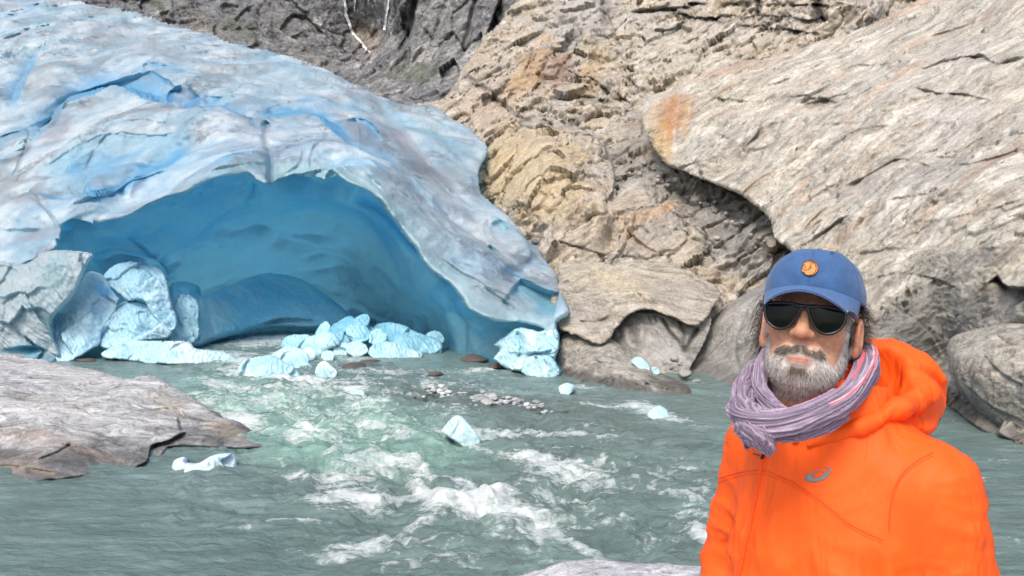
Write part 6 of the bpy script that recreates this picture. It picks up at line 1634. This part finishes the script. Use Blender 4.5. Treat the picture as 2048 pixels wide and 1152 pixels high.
# grey reflective spiral on the chest
refl = flat_mat("grey_reflective_print", (.24, .24, .25), .45)
def c3(x, y): return (1400 + x / 2.548, 700 + y / 2.548)
ou = []; inn = []
rt = math.radians(-12)
for k in range(49):
    a = math.radians(360 * k / 48)
    X1, Y1 = 57 * math.cos(a), 27 * math.sin(a); X2, Y2 = 31 * math.cos(a), 14 * math.sin(a)
    ou.append(c3(592 + X1 * math.cos(rt) - Y1 * math.sin(rt), 645 + X1 * math.sin(rt) + Y1 * math.cos(rt)))
    inn.append(c3(602 + X2 * math.cos(rt) - Y2 * math.sin(rt), 636 + X2 * math.sin(rt) + Y2 * math.cos(rt)))
def strip(name, A_, B_, tree, mat, off, parent):
    V = []; 
    for a_, b_ in zip(A_, B_):
        p1, p2 = shoot(tree, *a_, off), shoot(tree, *b_, off)
        if p1 is None or p2 is None: continue
        V += [p1, p2]
    n = len(V) // 2; F = [[2 * i, 2 * i + 1, 2 * i + 3, 2 * i + 2] for i in range(n - 1)]
    V = np.array(V); cd = np.array(ORG) - V.mean(0); cd /= np.linalg.norm(cd); m = len(V)
    Vb = V - cd * .0006
    F2 = F + [[m + a for a in f[::-1]] for f in F] + [[2 * i, 2 * i + 2, m + 2 * i + 2, m + 2 * i] for i in range(n - 1)] + [[2 * i + 3, 2 * i + 1, m + 2 * i + 1, m + 2 * i + 3] for i in range(n - 1)]
    return mk(name, np.vstack([V, Vb]), np.array(F2), mat, parent)
logo = empty("chest_logo", (0, 0, 0)); logo.parent = jacket; logo.parent = person; logo.matrix_parent_inverse = Matrix.Translation(-person.location)
strip("logo_ring", ou, inn, jt, refl, .0014, logo)
ta = [(616, 668), (634, 662), (652, 645), (664, 628), (668, 612), (660, 600), (646, 595), (632, 597)]; tb = [(606, 655), (618, 650), (636, 638), (648, 624), (654, 612), (653, 605), (645, 600), (632, 598)]
strip("logo_tail", [c3(*q) for q in smooth_line(ta, 5)], [c3(*q) for q in smooth_line(tb, 5)], jt, refl, .0016, logo)

# ------------------------------------------------------------------ scarf
sm, nt, b = new_mat("crinkled_cotton")
at = N(nt, "ShaderNodeAttribute", attribute_name="Col")
c = mixc(nt, 1.0, at.outputs["Color"], ramp(nt, noise(nt, 300, 4, .7), [(.3, .8), (.7, 1.15)]), 'MULTIPLY')
nt.links.new(c, b.inputs["Base Color"]); b.inputs["Roughness"].default_value = .95
nt.links.new(bump(nt, noise(nt, 500, 3, .6), .4, .0008), b.inputs["Normal"])
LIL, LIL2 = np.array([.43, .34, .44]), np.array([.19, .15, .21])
def roll(path, rad, flat, tw_, seed, stripe=None, n=120, k=14, pleat=.14):
    pts = np.array([px(u, v, Y) for u, v, Y in path]); r_ = np.array(rad, float)
    P = np.array(smooth_line(pts, k)); R_ = np.interp(np.linspace(0, 1, len(P)), np.linspace(0, 1, len(r_)), r_)
    t = np.gradient(P, axis=0); t /= np.linalg.norm(t, axis=1, keepdims=True)
    a = np.zeros_like(P); up = np.array([0, 0, 1.0])
    for i in range(len(P)):
        a[i] = up - t[i] * (up @ t[i]); a[i] /= np.linalg.norm(a[i]); up = a[i]
    b_ = np.cross(t, a)
    th = np.linspace(0, 2 * math.pi, n, endpoint=False)[None]; s = np.linspace(0, 1, len(P))[:, None]
    phs = th + tw_ * s * 2 * math.pi
    S3 = np.stack([np.cos(phs) * 2, np.sin(phs) * 2, s * 6 + 0 * phs], -1)
    nzv = fbm(S3 * .9, 3, .5, seed)
    pl = (1 - 2 * np.abs(np.sin(phs * 6 + 3 * nzv + 2 * fbm(S3 * .5, 2, .5, seed + 5))) ** .7) * .65 + np.sin(phs * 23 + 6 * nzv) * .35
    rr_ = R_[:, None] * (1 + pleat * pl + .16 * nzv + .12 * np.sin(phs * 4 + 4 * s))
    V = P[:, None] + rr_[..., None] * (np.cos(th)[..., None] * a[:, None] + flat * np.sin(th)[..., None] * b_[:, None])
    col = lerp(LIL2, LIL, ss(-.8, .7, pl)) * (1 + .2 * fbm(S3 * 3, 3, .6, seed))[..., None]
    if stripe is not None:
        for (ctr, wd, cl, s0, s1) in stripe:
            dth = np.abs(np.angle(np.exp(1j * (th - ctr))))
            m = (1 - ss(wd * .8, wd, dth + .04 * pl)) * (s >= s0) * (s <= s1)
            col = lerp(col, np.broadcast_to(cl, col.shape), m)
    ii = np.arange(len(P) * n).reshape(len(P), n)
    F = np.stack([ii[:-1], np.roll(ii, -1, 1)[:-1], np.roll(ii, -1, 1)[1:], ii[1:]], -1).reshape(-1, 4)
    return V.reshape(-1, 3), F, col.reshape(-1, 3)
PINK, WHT = (.80, .16, .20), (.62, .56, .62)
parts_ = [
 roll([(1600, 720, 1.60), (1680, 700, 1.56), (1728, 712, 1.48), (1728, 750, 1.41), (1690, 800, 1.335), (1620, 832, 1.29), (1548, 846, 1.275), (1496, 836, 1.31), (1486, 806, 1.38), (1512, 778, 1.46), (1565, 752, 1.53)],
      [.020, .023, .026, .026, .023, .022, .023, .024, .020, .017, .016], .85, .55, 3., [(.2, .10, PINK, 0, .36), (5.55, .075, PINK, .12, .46), (5.68, .035, WHT, .12, .46)]),
 roll([(1545, 690, 1.50), (1525, 730, 1.46), (1520, 775, 1.41), (1545, 815, 1.35), (1590, 845, 1.31), (1640, 850, 1.31)], [.014, .015, .016, .018, .018, .014], .8, .35, 13.),
 roll([(1530, 720, 1.53), (1500, 750, 1.50), (1482, 790, 1.44), (1476, 825, 1.38), (1500, 850, 1.33)], [.014, .018, .021, .023, .02], .8, .3, 23., [(1.4, .2, PINK, 0, .3)]),
 roll([(1505, 852, 1.335), (1545, 864, 1.315), (1590, 866, 1.31), (1640, 852, 1.32), (1690, 828, 1.345)], [.010, .015, .016, .015, .012], .8, .3, 43.),
 roll([(1495, 840, 1.32), (1512, 864, 1.29), (1528, 888, 1.285), (1538, 912, 1.29)], [.038, .036, .024, .004], .55, .15, 33.),
]
o = 0; VV, FF, CC = [], [], []
for V_, F_, C_ in parts_:
    VV.append(V_); FF.append(F_ + o); CC.append(C_); o += len(V_)
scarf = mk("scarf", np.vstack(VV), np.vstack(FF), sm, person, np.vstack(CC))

# trousers and shoes, below the frame
trou = flat_mat("dark_trousers", (.03, .035, .04), .8)
def leg_sdf(X):
    Xs = X.copy(); Xs[..., 0] = np.abs(Xs[..., 0])
    d = ell(X, (0, .0, -.68), (.17, .13, .13))
    d = su(d, cap(Xs, (.09, .0, -.72), (.10, .015, -1.02), .088, .062), .04)
    d = su(d, cap(Xs, (.10, .015, -1.02), (.105, -.01, -1.35), .060, .048), .02)
    return d
Vl, Fl = surface_nets(leg_sdf, (-.24, -.2, -1.42), (.24, .2, -.5), .011)
mk("trousers", tw(Vl), Fl, trou, person)
def shoe_sdf(X): return su(ell(X, (.105, .05, -1.365), (.045, .13, .035)), ell(X, (.105, -.02, -1.34), (.042, .055, .055)), .03)
for s in (1, -1):
    Vs_, Fs_ = surface_nets(shoe_sdf, (.04, -.12, -1.42), (.17, .22, -1.26), .008)
    Vs_ = Vs_ * np.array([s, 1, 1]); Fs_ = Fs_ if s > 0 else Fs_[:, ::-1]
    mk("shoe", tw(Vs_), Fs_, flat_mat("dark_shoe", (.02, .02, .02), .7), person)
